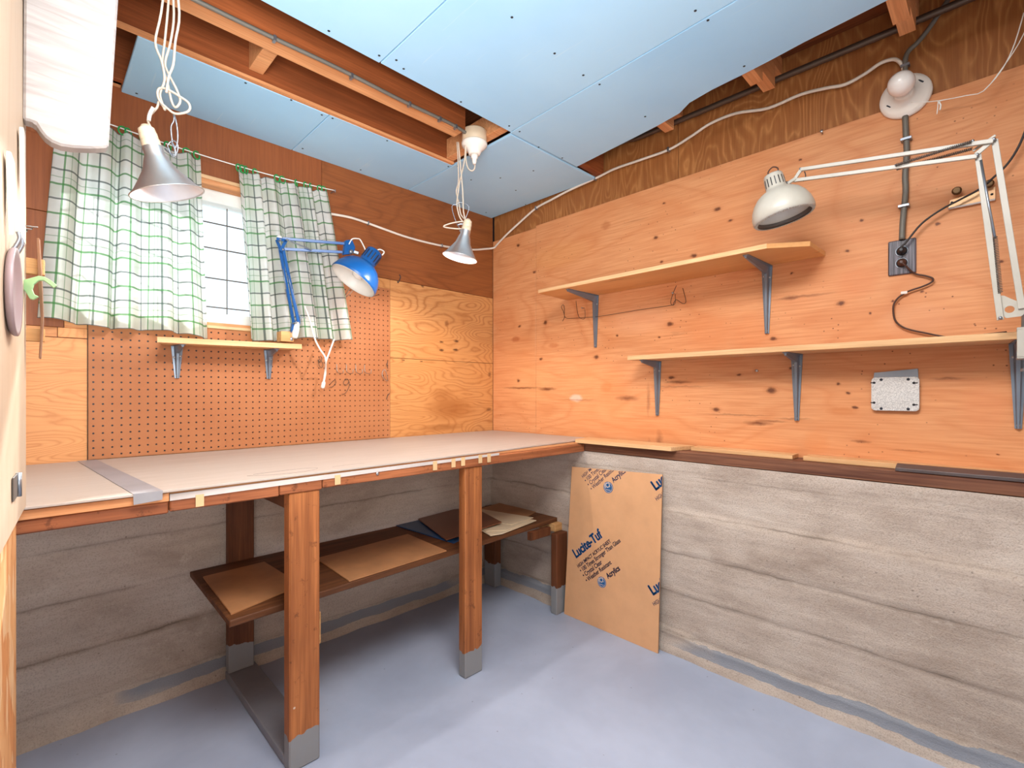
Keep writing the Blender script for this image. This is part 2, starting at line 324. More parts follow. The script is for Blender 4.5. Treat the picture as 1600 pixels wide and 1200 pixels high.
M['hardboard'] = plain('hardboard_tan', S(176, 122, 80), 0.5, var=0.1)
M['hardboard_dark'] = plain('hardboard_brown', S(116, 70, 46), 0.35)
M['blue_board'] = plain('blue_board', S(30, 74, 120), 0.35)
M['paper_cream'] = plain('cream_board', S(218, 196, 164), 0.6)
M['kraft'] = plain('kraft_paper', S(222, 166, 120), 0.5, var=0.04)
M['ink_blue'] = plain('ink_blue', S(20, 84, 136), 0.6)
M['ink_dark'] = plain('ink_dark_blue', S(40, 52, 84), 0.6)
M['ink_pale'] = plain('ink_pale', S(206, 190, 180), 0.6)
M['acrylic'] = plain('acrylic_edge', S(150, 110, 82), 0.2)
M['alu'] = plain('spun_aluminium', S(212, 208, 205), 0.36, 0.9, 0.5)
M['alu_inside'] = plain('aluminium_inside', S(232, 232, 236), 0.4, 0.6, 0.5)
M['white_plastic'] = plain('white_plastic', S(232, 222, 210), 0.4)
M['cream_plastic'] = plain('cream_plastic', S(214, 190, 160), 0.45)
M['cord'] = plain('white_cord', S(204, 186, 166), 0.5)
M['cable'] = plain('white_cable', S(228, 214, 198), 0.5)
M['steel'] = plain('galvanised_steel', S(158, 164, 172), 0.38, 0.85, 0.5)
M['bracket'] = plain('shelf_bracket', S(128, 138, 150), 0.4, 0.6, 0.5)
M['screw'] = plain('screw', S(190, 190, 190), 0.35, 0.9)
M['dark_screw'] = plain('dark_screw', S(54, 58, 66), 0.5, 0.5)
M['wire'] = plain('dark_wire', S(96, 78, 66), 0.4, 0.7)
M['pegwire'] = plain('peg_wire', S(178, 166, 156), 0.35, 0.9)
M['conduit'] = plain('armoured_cable', S(120, 114, 104), 0.6, 0.35)
M['pipe'] = plain('dark_pipe', S(96, 80, 68), 0.45, 0.6)
M['black'] = plain('black_plastic', S(40, 36, 38), 0.4)
M['brown_plastic'] = plain('brown_plastic', S(78, 48, 36), 0.4)
M['brown_cord'] = plain('brown_cord', S(74, 44, 32), 0.5)
M['black_cord'] = plain('black_cord', S(48, 40, 38), 0.5)
M['blue'] = plain('blue_enamel', S(10, 78, 140), 0.28, 0.0, 0.6, 0.03)
M['grey_enamel'] = plain('grey_enamel', S(188, 180, 166), 0.35, 0.0, 0.5)
M['dark_grey'] = plain('dark_grey', S(92, 82, 74), 0.5)
M['lamp_white'] = plain('lamp_white', S(226, 218, 208), 0.4)
M['porcelain'] = plain('porcelain', S(236, 226, 214), 0.2, 0, 0.6, 0.02)
M['green'] = plain('green_plastic', S(34, 150, 74), 0.35)
M['pale_green'] = plain('pale_green_plastic', S(160, 200, 150), 0.45)
M['mauve'] = plain('grey_mauve_enamel', S(150, 128, 128), 0.4)
M['tape'] = plain('duct_tape', S(150, 146, 148), 0.4, 0.1)
M['masking'] = plain('masking_tape', S(216, 178, 130), 0.55)
M['strip_white'] = plain('white_strip', S(202, 190, 182), 0.4)
M['grey_wood'] = plain('weathered_wood', S(140, 102, 78), 0.6)
M['room_wall'] = plain('room_wall_paint', S(226, 214, 200), 0.8)
M['white_paint'] = plain('white_window_paint', S(240, 238, 232), 0.4)
M['brass'] = plain('brass_strip', S(226, 178, 130), 0.35, 0.3)
M['bronze'] = plain('bronze', S(96, 72, 46), 0.4, 0.7)
M['string'] = plain('white_string', S(240, 234, 224), 0.7)
M['slate'] = plain('dark_metal_strip', S(104, 92, 90), 0.4, 0.6)
M['sleeper'] = plain('floor_painted_wood', S(134, 132, 138), 0.5)

k = NT('foam_white_rippled', 0.6)
w = k.noise(k.co((8, 8, 70)), 1.0, 2, 0.5, 0.6)
k.color(k.ramp(w, [(0.3, S(160, 148, 142)), (0.7, S(182, 172, 166))])).bump(w, 0.6, 0.004); M['foam'] = k.m

k = NT('galvanised_spangle', 0.45, 0.5)
d, cc = k.voro(k.co((1, 1, 1)), 520)
k.color(k.ramp(k.xyz(cc)[0], [(0.1, S(184, 180, 176)), (0.9, S(226, 222, 216))])); M['spangle'] = k.m

k = NT('outlet_ribbed_brown', 0.4)
g = k.noise(k.co((300, 300, 8)), 1.0, 2)
k.color(k.ramp(g, [(0.35, S(42, 34, 40)), (0.65, S(112, 102, 110))])); M['outlet'] = k.m

# lit bulbs give off light; the wall bulb is off
k = NT('lit_bulb'); k.color((1, 0.95, 0.88))
k.b.inputs['Emission Color'].default_value = (1, 0.93, 0.85, 1); k.b.inputs['Emission Strength'].default_value = 1.6; M['lit_bulb'] = k.m
k = NT('frosted_bulb', 0.18, 0, 0.6); k.color(S(238, 230, 222)); M['bulb_off'] = k.m

k = NT('window_glass', 0.03)
tr = k.n.new('ShaderNodeBsdfTransparent'); tr.inputs[0].default_value = (0.93, 0.97, 0.99, 1)
gs = k.n.new('ShaderNodeBsdfGlossy'); gs.inputs['Roughness'].default_value = 0.02
fr = k.n.new('ShaderNodeFresnel'); fr.inputs['IOR'].default_value = 1.45
mx = k.n.new('ShaderNodeMixShader'); k.t.links.new(fr.outputs[0], mx.inputs[0])
k.t.links.new(tr.outputs[0], mx.inputs[1]); k.t.links.new(gs.outputs[0], mx.inputs[2])
k.t.links.new(mx.outputs[0], k.n['Material Output'].inputs['Surface']); M['glass'] = k.m

# curtain: sheer plaid cotton, the lines follow the cloth's own width and length (UV)
k = NT('plaid_curtain', 0.85, 0, 0.1)
uv = k.n.new('ShaderNodeUVMap').outputs[0]
u, v, _ = k.xyz(uv)
def lines(t, period, phase, w):
    x = k.math('FRACT', k.math('ADD', k.math('DIVIDE', t, period), phase))
    return k.math('LESS_THAN', k.math('ABSOLUTE', k.math('SUBTRACT', x, 0.5)), w/period/2)
base = k.ramp(k.noise(uv, 14, 3), [(0.35, S(232, 233, 226)), (0.65, S(244, 245, 240))])
c = base
bandv = lines(u, 0.2, 0.1, 0.05); bandh = lines(v, 0.2, 0.35, 0.05)
c = k.mix(k.math('MULTIPLY', bandv, 0.3), c, S(190, 210, 186)); c = k.mix(k.math('MULTIPLY', bandh, 0.3), c, S(190, 210, 186))
for t in (u, v):
    c = k.mix(k.math('MULTIPLY', lines(t, 0.1, 0.0, 0.0066), 0.8), c, S(76, 146, 76))
    c = k.mix(k.math('MULTIPLY', lines(t, 0.1, 0.5, 0.006), 0.8), c, S(84, 98, 94))
    c = k.mix(k.math('MULTIPLY', lines(t, 0.2, 0.13, 0.003), 0.6), c, S(120, 160, 120))
dif = k.n.new('ShaderNodeBsdfDiffuse'); trl = k.n.new('ShaderNodeBsdfTranslucent'); trp = k.n.new('ShaderNodeBsdfTransparent')
k.set(dif.inputs[0], c); k.set(trl.inputs[0], c); k.set(trp.inputs[0], c)
m1 = k.n.new('ShaderNodeMixShader'); m1.inputs[0].default_value = 0.45
k.t.links.new(dif.outputs[0], m1.inputs[1]); k.t.links.new(trl.outputs[0], m1.inputs[2])
m2 = k.n.new('ShaderNodeMixShader'); m2.inputs[0].default_value = 0.13
k.t.links.new(m1.outputs[0], m2.inputs[1]); k.t.links.new(trp.outputs[0], m2.inputs[2])
k.t.links.new(m2.outputs[0], k.n['Material Output'].inputs['Surface'])
M['curtain'] = k.m

# ---------------------------------------------------------------- mesh helpers
class MB:
    def __init__(self): self.v = []; self.f = []; self.s = []; self.uv = None
    def add(self, vs, fs, smooth=False):
        b = len(self.v); self.v += [tuple(p) for p in vs]
        for q in fs: self.f.append([b+i for i in q]); self.s.append(smooth)
        return self
    def box(self, x0, x1, y0, y1, z0, z1):
        return self.add([(x, y, z) for x in (x0, x1) for y in (y0, y1) for z in (z0, z1)],
                        [(0, 1, 3, 2), (4, 6, 7, 5), (0, 4, 5, 1), (2, 3, 7, 6), (0, 2, 6, 4), (1, 5, 7, 3)])
    def bar(self, a, b, w, t, side):          # rectangular bar from a to b; side = direction of the w dimension
        a = Vector(a); b = Vector(b); d = (b-a).normalized()
        n = d.cross(Vector(side)).normalized(); s = n.cross(d).normalized()
        vs = []
        for p in (a, b):
            for i, j in ((-1, -1), (1, -1), (1, 1), (-1, 1)): vs.append(p+s*(i*w/2)+n*(j*t/2))
        return self.add(vs, [(3, 2, 1, 0), (4, 5, 6, 7), (0, 1, 5, 4), (1, 2, 6, 5), (2, 3, 7, 6), (3, 0, 4, 7)])
    def prism(self, poly, vec, smooth=False):
        n = len(poly); vec = Vector(vec)
        vs = [Vector(p) for p in poly]+[Vector(p)+vec for p in poly]
        fs = [tuple(range(n))[::-1], tuple(range(n, 2*n))]
        b = len(self.v); self.v += [tuple(p) for p in vs]
        for q in fs: self.f.append([b+i for i in q]); self.s.append(False)
        for i in range(n):
            j = (i+1) % n; self.f.append([b+i, b+j, b+n+j, b+n+i]); self.s.append(smooth)
        return self
    def tube(self, pts, r, seg=8, sub=4, closed=False):
        P = spline(pts, sub, closed)
        n = len(P); t0 = None; up = None; vs = []
        for i in range(n):
            t = ((P[(i+1) % n]-P[i-1]) if closed else (P[min(i+1, n-1)]-P[max(i-1, 0)]))
            t = t.normalized() if t.length > 1e-9 else Vector((0, 0, 1))
            if up is None:
                up = Vector((0, 0, 1)) if abs(t.z) < 0.9 else Vector((1, 0, 0))
            a = t.cross(up)
            if a.length < 1e-6: a = t.cross(Vector((0.3, 0.8, 0.2)))
            a.normalize(); c = a.cross(t).normalized(); up = c
            for k in range(seg):
                w = 2*PI*k/seg; vs.append(P[i]+a*(math.cos(w)*r)+c*(math.sin(w)*r))
        fs = []
        m = n if closed else n-1
        for i in range(m):
            for k in range(seg):
                k2 = (k+1) % seg; i2 = (i+1) % n
                fs.append((i*seg+k, i*seg+k2, i2*seg+k2, i2*seg+k))
        self.add(vs, fs, True)
        if not closed:
            b = len(self.v)-len(vs)
            self.f.append([b+k for k in range(seg)][::-1]); self.s.append(False)
            self.f.append([b+(n-1)*seg+k for k in range(seg)]); self.s.append(False)
        return self
    def lathe(self, o, axis, prof, seg=32, cap0=True, cap1=True):   # prof: (radius, distance along the axis)
        o = Vector(o); ax = Vector(axis).normalized()
        a = ax.cross(Vector((0, 0, 1)) if abs(ax.z) < 0.9 else Vector((1, 0, 0))).normalized(); c = ax.cross(a)
        vs = []
        for r, h in prof:
            for k in range(seg):
                w = 2*PI*k/seg; vs.append(o+ax*h+a*(r*math.cos(w))+c*(r*math.sin(w)))
        fs = []
        for i in range(len(prof)-1):
            for k in range(seg):
                k2 = (k+1) % seg; fs.append((i*seg+k, i*seg+k2, (i+1)*seg+k2, (i+1)*seg+k))
        b = len(self.v); self.add(vs, fs, True)
        if cap0: self.f.append([b+k for k in range(seg)][::-1]); self.s.append(False)
        if cap1: self.f.append([b+(len(prof)-1)*seg+k for k in range(seg)]); self.s.append(False)
        return self
    def helix(self, a, b, R, r, turns, seg=5, step=10):
        a = Vector(a); b = Vector(b); d = (b-a); ax = d.normalized()
        u = ax.cross(Vector((0.2, 0.9, 0.3))).normalized(); w = ax.cross(u)
        n = turns*step
        return self.tube([a+d*(i/n)+u*(R*math.cos(2*PI*i/step))+w*(R*math.sin(2*PI*i/step)) for i in range(n+1)], r, seg, 1)
    def build(self, name, mat, parent=None, bevel=0.0):
        me = bpy.data.meshes.new(name)
        off = Vector((0, 0, 0)); q = parent
        while q is not None: off += q.location; q = q.parent
        me.from_pydata([(p[0]-off.x, p[1]-off.y, p[2]-off.z) for p in self.v], [], self.f)
        me.polygons.foreach_set('use_smooth', self.s)
        if self.uv is not None:
            l = me.uv_layers.new(name='UVMap')
            for i, lp in enumerate(me.loops): l.data[i].uv = self.uv[lp.vertex_index]
        bm = bmesh.new(); bm.from_mesh(me)
        bmesh.ops.recalc_face_normals(bm, faces=bm.faces)
        if bevel:
            es = [e for e in bm.edges if len(e.link_faces) == 2 and e.calc_face_angle(0) > 0.6]
            bmesh.ops.bevel(bm, geom=es, offset=bevel, segments=1, affect='EDGES', clamp_overlap=True)
        bm.to_mesh(me); bm.free(); me.update()
        me.materials.append(mat)
        o = bpy.data.objects.new(name, me); COL.objects.link(o)
        if parent is not None: o.parent = parent
        return o

def spline(pts, sub=4, closed=False):
    P = [Vector(p) for p in pts]
    if sub <= 1 or len(P) < 3: return P
    out = []; n = len(P)
    for i in range(n if closed else n-1):
        p1 = P[i]; p2 = P[(i+1) % n]
        p0 = P[i-1] if (i > 0 or closed) else p1; p3 = P[(i+2) % n] if (i+2 < n or closed) else p2
        for k in range(sub):
            t = k/sub
            out.append(0.5*((2*p1)+(p2-p0)*t+(2*p0-5*p1+4*p2-p3)*t*t+(3*p1-p0-3*p2+p3)*t**3))
    if not closed: out.append(P[-1])
    return out

def box(name, mat, parent, x0, x1, y0, y1, z0, z1, bevel=0.0015):
    return MB().box(x0, x1, y0, y1, z0, z1).build(name, mat, parent, bevel)

def thing(name, label, cat, loc, group=None):
    o = bpy.data.objects.new(name, None); COL.objects.link(o)
    o.empty_display_size = 0.05; o.location = loc
    o['label'] = label; o['category'] = cat
    if group: o['group'] = group
    return o
def tag(o, label, cat, group=None):
    o['label'] = label; o['category'] = cat
    if group: o['group'] = group
    return o
def struct(o): o['kind'] = 'structure'; return o
def stuff(o): o['kind'] = 'stuff'; return o

# ---------------------------------------------------------------- the setting
ZC = 2.159           # underside of the ceiling sheets
from mathutils import noise as mn
COURSES = [0.0, 0.086, 0.254, 0.421, 0.588, 0.742, 0.801]
def course_relief(a, z, seed):
    """depth of the board marks of the concrete at height z and position a along the wall: positive is towards the room."""
    zz = z+0.006*mn.noise(Vector((a*2.1, seed, 0)))
    d = 0.004*mn.noise(Vector((a*3, z*5, seed)))+0.0025*mn.noise(Vector((a*14, z*22, seed+4)))
    for i, c in enumerate(COURSES[:-1]):
        if c <= zz < COURSES[i+1]:
            d += 0.005*((i*37+int(seed)) % 3-1)
            f = (zz-c)/(COURSES[i+1]-c)
            d += 0.004*(f-0.5)
            e = min(zz-c, COURSES[i+1]-zz)
            if e < 0.009 and 0.05 < zz < 0.78:
                d += (-0.007 if i % 2 else 0.006)*(1-e/0.009)*(0.5+0.9*abs(mn.noise(Vector((a*9, c*7, seed)))))
    if z < 0.05: d += (0.05-z)*0.45*(0.8+0.6*mn.noise(Vector((a*8, 0, seed))))
    return d
def concrete_wall(name, a0, a1, place, seed, back):
    mb = MB(); na = int((a1-a0)/0.022); zs = [i*0.801/74 for i in range(75)]
    vs = []
    for i in range(na+1):
        a = a0+(a1-a0)*i/na
        for z in zs: vs.append(place(a, z, course_relief(a, z, seed)))
    nz = len(zs)
    fs = [(i*nz+j, i*nz+j+1, (i+1)*nz+j+1, (i+1)*nz+j) for i in range(na) for j in range(nz-1)]
    mb.add(vs, fs, True)
    n0 = len(mb.v)
    # closed slab behind the face
    mb.add([place(a0, 0, -back), place(a0, 0.801, -back), place(a1, 0.801, -back), place(a1, 0, -back),
            place(a0, 0, -0.012), place(a0, 0.801, -0.012), place(a1, 0.801, -0.012), place(a1, 0, -0.012)],
           [(0, 1, 2, 3), (1, 5, 6, 2), (0, 4, 5, 1), (3, 2, 6, 7), (4, 7, 6, 5)])
    return mb.build(name, M['concrete'])
wall_back = struct(concrete_wall('wall_back', -3.2, -0.10, lambda a, z, d: (a, -0.13-d, z), 1.0, 0.13))
wall_right = struct(concrete_wall('wall_right', -4.0, 0.0, lambda a, z, d: (-0.13-d, a, z), 2.0, 0.13))
floor = struct(MB().box(-3.2, 0, -4.0, 0, -0.06, 0.0).build('floor', M['floor']))
struct(MB().box(-3.26, -3.2, -4.06, 0.04, -0.06, 2.36).build('wall_left', M['room_wall']))
struct(MB().box(-3.2, 0.04, -4.06, -4.0, -0.06, 2.36).build('wall_front', M['room_wall']))
# sill plates on the concrete
struct(MB().box(-0.128, 0.0, -4.0, -0.002, 0.801, 0.842).build('trim_1', M['sill'], None, 0.003))
struct(MB().box(-3.2, -0.13, -0.128, 0.0, 0.801, 0.842).build('trim_2', M['sill'], None, 0.003))

def sheet(wall, mat, x0, x1, y0, y1, z0, z1):
    return box('plywood_sheet', M[mat], wall, x0, x1, y0, y1, z0, z1, 0.001)
g = 0.0012
# right wall: lower sheets stand proud of the dark upper strip
z_seam = 2.028
sheet(wall_right, 'ply_right', 0.0, 0.014, -0.36+g, -0.002, 0.842, z_seam-0.012)
sheet(wall_right, 'ply_right', 0.0, 0.014, -2.80, -0.36-g, 0.842, z_seam)
sheet(wall_right, 'ply_right', 0.0, 0.014, -4.0, -2.80-g, 0.842, z_seam)
for a, b in ((-0.30, 0.0), (-1.205, -0.30-g), (-2.42, -1.205-g), (-4.0, -2.42-g)):
    sheet(wall_right, 'ply_up', 0.012, 0.024, a, b-0.001, z_seam-0.02, 2.36)
# back wall
BX = (0.0, 0.012)
WX0, WX1, WZ0, WZ1 = -1.95, -1.275, 1.352, 1.932
sheet(wall_back, 'ply_back_left', -3.2, -1.891-g, *BX, 0.842, 1.268)
sheet(wall_back, 'ply_back_left', -1.966, -1.891-g, -0.004, 0.012, 1.27, 1.302)
sheet(wall_back, 'ply_back_left', -3.2, -1.966-g, *BX, 1.27, 1.302)
sheet(wall_back, 'ply_back_left', WX0, -1.892, *BX, 1.303, WZ0)
sheet(wall_back, 'ply_back_dark', -3.2, WX0-g, *BX, 1.303, 1.68)
sheet(wall_back, 'ply_back_dark', -3.2, WX0-g, *BX, 1.682, WZ1)
sheet(wall_back, 'ply_back_dark', -3.2, -1.072-g, *BX, WZ1, 2.36)
sheet(wall_back, 'ply_back_dark2', -1.072, 0.0, *BX, 1.668, 2.36)
sheet(wall_back, 'ply_back_dark', WX1+g, -1.072-g, *BX, 1.625, WZ1)
sheet(wall_back, 'ply_back_gold', -0.716, 0.0, *BX, 1.264, 1.666)
sheet(wall_back, 'ply_back_gold', -0.716, 0.0, *BX, 0.842, 1.262)
sheet(wall_back, 'ply_back_gold', WX1+g, -0.718, *BX, 0.842, 1.666)
sheet(wall_back, 'ply_back_gold', -1.891+g, WX1-g, *BX, 0.842, WZ0)
box('top_plate', M['joist_pale'], wall_back, -3.2, -1.802, -0.04, 0.0, 2.172, 2.212)

# black backing added behind the sheets to stop daylight leaking through the joints
MB().box(0.0245, 0.034, -4.0, 0.04, 0.80, 2.36).build('light_leak_backing', M['black'], wall_right)
bp_ = MB(); bp_.box(-3.2, WX0-0.006, 0.0125, 0.03, 0.80, 2.36).box(WX1+0.006, 0.024, 0.0125, 0.03, 0.80, 2.36).box(WX0-0.006, WX1+0.006, 0.0125, 0.03, 0.80, WZ0-0.006).box(WX0-0.006, WX1+0.006, 0.0125, 0.03, WZ1+0.006, 2.36)
stuff(bp_.build('light_leak_backing', M['black'], wall_back))

# window
window_1 = struct(MB().box(WX0-0.005, WX1+0.005, 0.098, 0.112, WZ0-0.005, WZ1+0.005).build('window_1', M['glass']))
wf = MB()
wf.box(WX0, WX1, 0.0, 0.14, WZ0, WZ0+0.012).box(WX0, WX1, 0.0, 0.14, WZ1-0.02, WZ1).box(WX0, WX0+0.016, 0.0, 0.14, WZ0+0.012, WZ1-0.02).box(WX1-0.016, WX1, 0.0, 0.14, WZ0+0.012, WZ1-0.02)
wf.build('window_frame', M['joist_pale'], window_1, 0.001)
sf = MB(); x0, x1, z0, z1 = WX0+0.016, WX1-0.016, WZ0+0.012, WZ1-0.02
sf.box(x0, x1, 0.05, 0.125, z0, z0+0.045).box(x0, x1, 0.05, 0.125, z1-0.05, z1).box(x0, x0+0.04, 0.05, 0.125, z0+0.045, z1-0.05).box(x1-0.04, x1, 0.05, 0.125, z0+0.045, z1-0.05)
sf.build('sash', M['white_paint'], window_1, 0.002)
for zz in (1.44, 1.56, 1.685, 1.79): box('muntin', M['dark_grey'], window_1, x0+0.04, x1-0.04, 0.094, 0.097, zz-0.0025, zz+0.0025, 0)
for xx in (-1.80, -1.62, -1.44): box('muntin', M['dark_grey'], window_1, xx-0.002, xx+0.002, 0.0925, 0.0938, z0+0.045, z1-0.05, 0)
box('window_board', M['pine_x'], wall_back, WX0, WX1, -0.009, 0.0, WZ1-0.002, WZ1+0.012)
box('window_board', M['pine_x'], wall_back, WX0, WX1, -0.008, 0.0, WZ0-0.012, WZ0)

# ceiling: deck above, joists, blue drywall sheets screwed below
ceiling = struct(MB().box(-3.2, 0.04, -4.0, 0.04, 2.36, 2.40).build('ceiling', M['deck']))
for i in range(23):      # deck boards, read above the open joist bay
    x = -3.18+i*0.14
    box('deck_board', M['deck'], ceiling, x, x+0.1385, -0.86, -0.36, 2.350+0.002*(i % 2), 2.36, 0)
def joist(y0, y1, z0, mat='joist', x1=-0.002): return box('joist', M[mat], ceiling, -3.2, x1, y0, y1, z0, 2.352, 0.002)
joist(-0.402, -0.364, ZC+0.012)
joist(-0.822, -0.784, ZC+0.012)
joist(-0.06, -0.022, ZC+0.013)
joist(-0.648, -0.575, ZC+0.016, 'joist', -0.745)
box('nailing_strip', M['joist_pale'], ceiling, -3.2, -0.615, -0.404, -0.3845, ZC+0.001, ZC+0.0118, 0.001)
box('nailing_strip', M['joist_pale'], ceiling, -3.2, -0.75, -0.646, -0.577, ZC+0.012, ZC+0.0158, 0.001)
def notched(y):          # notched over the pipe at the wall end
    p = [(-3.2, y, ZC+0.012), (-0.215, y, ZC+0.012), (-0.215, y, 2.205), (-0.085, y, 2.205), (-0.085, y, 2.29), (-0.002, y, 2.29), (-0.002, y, 2.352), (-3.2, y, 2.352)]
    MB().prism(p, (0, 0.04, 0)).build('joist', M['joist_pale'], ceiling)
for y in (-1.235, -1.63, -2.03, -2.43, -2.83, -3.23, -3.63): notched(y)
box('blocking', M['joist_pale'], ceiling, -1.50, -1.455, -0.572, -0.405, 2.19, 2.33)
box('blocking', M['joist_pale'], ceiling, -0.66, -0.62, -0.782, -0.404, ZC+0.012, 2.26)
box('ledger', M['joist'], ceiling, -0.04, 0.0, -0.79, -0.062, ZC+0.013, 2.25)
def dry(x0, x1, y0, y1, d=0.0): return box('drywall_sheet', M['drywall'], ceiling, x0, x1, y0, y1, ZC-d, ZC+0.0115-d, 0.0015)
dry(-1.80, -1.2095, -0.383, -0.001)
dry(-1.2065, -0.6105, -0.386, -0.001)
dry(-0.607, -0.012, -0.777, -0.001)
dry(-3.2, -1.2215, -2.0, -0.788)
MB().prism([(-1.218, -0.790, ZC), (-0.624, -0.790, ZC), (-0.668, -2.0, ZC), (-1.218, -2.0, ZC)], (0, 0, 0.0115)).build('drywall_sheet', M['drywall'], ceiling, 0.0012)
MB().prism([(-0.620, -0.786, ZC), (-0.182, -0.791, ZC), (-0.234, -1.239, ZC), (-0.255, -1.345, ZC), (-0.292, -1.402, ZC), (-0.310, -1.493, ZC), (-0.318, -1.60, ZC), (-0.327, -1.685, ZC), (-0.342, -1.79, ZC), (-0.36, -2.0, ZC), (-0.664, -2.0, ZC)], (0, 0, 0.0115)).build('drywall_sheet', M['drywall'], ceiling, 0.0012)
dry(-3.2, -1.8, -4.0, -2.003); dry(-1.797, -0.36, -4.0, -2.003)
sc = MB()
for x, y in [(-1.76, -0.03), (-1.5, -0.37), (-1.23, -0.365), (-1.19, -0.372), (-0.95, -0.372), (-0.62, -0.365), (-0.59, -0.40), (-1.18, -0.05), (-0.9, -0.04), (-0.45, -0.33), (-0.36, -0.45), (-0.30, -0.62), (-0.2, -0.4), (-0.66, -0.82), (-0.60, -0.82), (-0.9, -0.81), (-1.15, -0.82),
             (-1.24, -0.82), (-1.19, -0.84), (-0.7, -1.22), (-0.62, -1.23), (-0.85, -1.22), (-1.05, -1.23), (-0.33, -1.24), (-0.36, -1.62), (-0.64, -1.62), (-0.70, -1.61), (-0.95, -1.62), (-0.1, -0.05), (-0.02, -0.3), (-0.3, -0.8), (-0.45, -0.79), (-1.4, -0.81), (-1.35, -0.38), (-0.3, -0.05)]:
    sc.lathe((x, y, ZC+0.0005), (0, 0, -1), [(0.0042, 0), (0.0042, 0.0012), (0.002, 0.0018)], 8)
stuff(sc.build('screw_heads', M['dark_screw'], ceiling))

# ---------------------------------------------------------------- pegboard with its holes
def pegboard():
    t = thing('pegboard', 'tan perforated pegboard on the back wall behind the workbench', 'pegboard', (-1.303, 0, 0.853))
    P = 0.0254; r = 0.0034; yf = -0.0055; yb = -0.0005
    mb = MB(); vid = {}
    def V(x, y, z):
        k = (round(x, 5), round(y, 5), round(z, 5))
        if k not in vid: vid[k] = len(mb.v); mb.v.append((x, y, z))
        return vid[k]
    nx = 46; x_start = -1.889; z_start = 0.8535
    for i in range(nx):
        for j in range(30):
            x = x_start+i*P; z = z_start+j*P
            if z+P > WZ0-0.014 and x < WX1+0.004: continue
            c = (x+P/2, z+P/2)
            sq = [V(x, yf, z), V(x+P/2, yf, z), V(x+P, yf, z), V(x+P, yf, z+P/2), V(x+P, yf, z+P), V(x+P/2, yf, z+P), V(x, yf, z+P), V(x, yf, z+P/2)]
            an = [math.radians(225+45*k) for k in range(8)]
            ho = [V(c[0]+r*math.cos(w), yf, c[1]+r*math.sin(w)) for w in an]
            hb = [V(c[0]+r*math.cos(w), yb, c[1]+r*math.sin(w)) for w in an]
            for k in range(8):
                l = (k+1) % 8
                mb.f.append([sq[k], sq[l], ho[l], ho[k]]); mb.s.append(False)
                mb.f.append([ho[k], ho[l], hb[l], hb[k]]); mb.s.append(False)
    mb.build('board', M['pegboard'], t)
    bk = MB()
    bk.box(-1.889, -1.889+46*P, yb, yb+0.0005, z_start, WZ0-0.016).box(WX1+0.006, -1.889+46*P, yb, yb+0.0005, WZ0-0.016, z_start+30*P)
    bk.build('backing', M['black'], t)
pegboard()

# ---------------------------------------------------------------- workbench
wb = thing('workbench', 'long built-in workbench with pale hardboard top on reddish fir posts under the window', 'workbench', (-1.1, -0.45, 0))
ZT = 0.851
MB().prism([(-2.5, -0.815, ZT-0.006), (-1.836, -0.815, ZT-0.006), (-1.893, -0.007, ZT-0.006), (-2.5, -0.007, ZT-0.006)], (0, 0, 0.0055)).build('top_sheet', M['hardboard_top'], wb, 0.0008)
MB().prism([(-1.834, -0.815, ZT-0.006), (-0.7, -0.79, ZT-0.005), (-0.128, -0.765, ZT-0.004), (-0.01, -0.735, ZT-0.004), (-0.006, -0.007, ZT-0.006), (-1.891, -0.007, ZT-0.006)], (0, 0, 0.006)).build('top_sheet', M['hardboard_top'], wb, 0.0008)
box('top_deck', M['joist_pale'], wb, -1.79, -0.131, -0.786, -0.129, 0.8358, 0.8448, 0.001)
box('top_deck', M['joist_pale'], wb, -2.5, -1.792, -0.806, -0.129, 0.8225, 0.8425, 0.001)
box('apron', M['apron'], wb, -2.5, -1.792, -0.80, -0.762, 0.792, 0.822, 0.003)
box('apron', M['apron'], wb, -1.79, -1.537, -0.80, -0.762, 0.795, 0.835, 0.003)
box('apron', M['apron'], wb, -1.535, -1.415, -0.799, -0.761, 0.797, 0.8352, 0.003)
box('apron', M['apron'], wb, -1.413, -0.131, -0.80, -0.762, 0.800, 0.8355, 0.003)
MB().prism([(-1.79, -0.8005, 0.8225), (-1.79, -0.8005, 0.8385), (-0.70, -0.8015, 0.8425), (-0.70, -0.8015, 0.834)], (0, -0.0025, 0)).build('edge_strip', M['strip_white'], wb)
for x, h in ((-1.728, 0.018), (-1.37, 0.017), (-1.012, 0.02), (-0.93, 0.02), (-0.885, 0.02), (-0.80, 0.02), (-0.755, 0.022)):
    zt = 0.816+(x+1.79)/1.09*0.018
    box('masking_tape', M['masking'], wb, x-0.009, x+0.009, -0.8048, -0.8036, zt-h, zt+0.012, 0)
MB().prism([(-1.918, -0.008, ZT), (-1.868, -0.008, ZT), (-1.806, -0.8155, ZT), (-1.862, -0.8155, ZT)], (0, 0, 0.0009)).build('duct_tape', M['tape'], wb)
MB().prism([(-1.861, -0.8158, 0.8265), (-1.807, -0.8158, 0.8305), (-1.806, -0.8158, ZT+0.0008), (-1.862, -0.8158, ZT+0.0008)], (0, -0.0009, 0)).build('duct_tape', M['tape'], wb)
MB().lathe((-1.235, -0.800, 0.823), (0, -1, 0), [(0.006, 0), (0.0055, 0.002), (0.002, 0.0035)], 12).build('bolt_head', M['screw'], wb)
box('post', M['fir_post'], wb, -1.508, -1.420, -0.795, -0.752, 0, 0.797, 0.004)
box('post', M['fir_post'], wb, -0.864, -0.778, -0.792, -0.750, 0, 0.800, 0.004)
box('back_leg', M['fir_dark_post'], wb, -1.505, -1.417, -0.185, -0.147, 0.031, 0.835, 0.003)
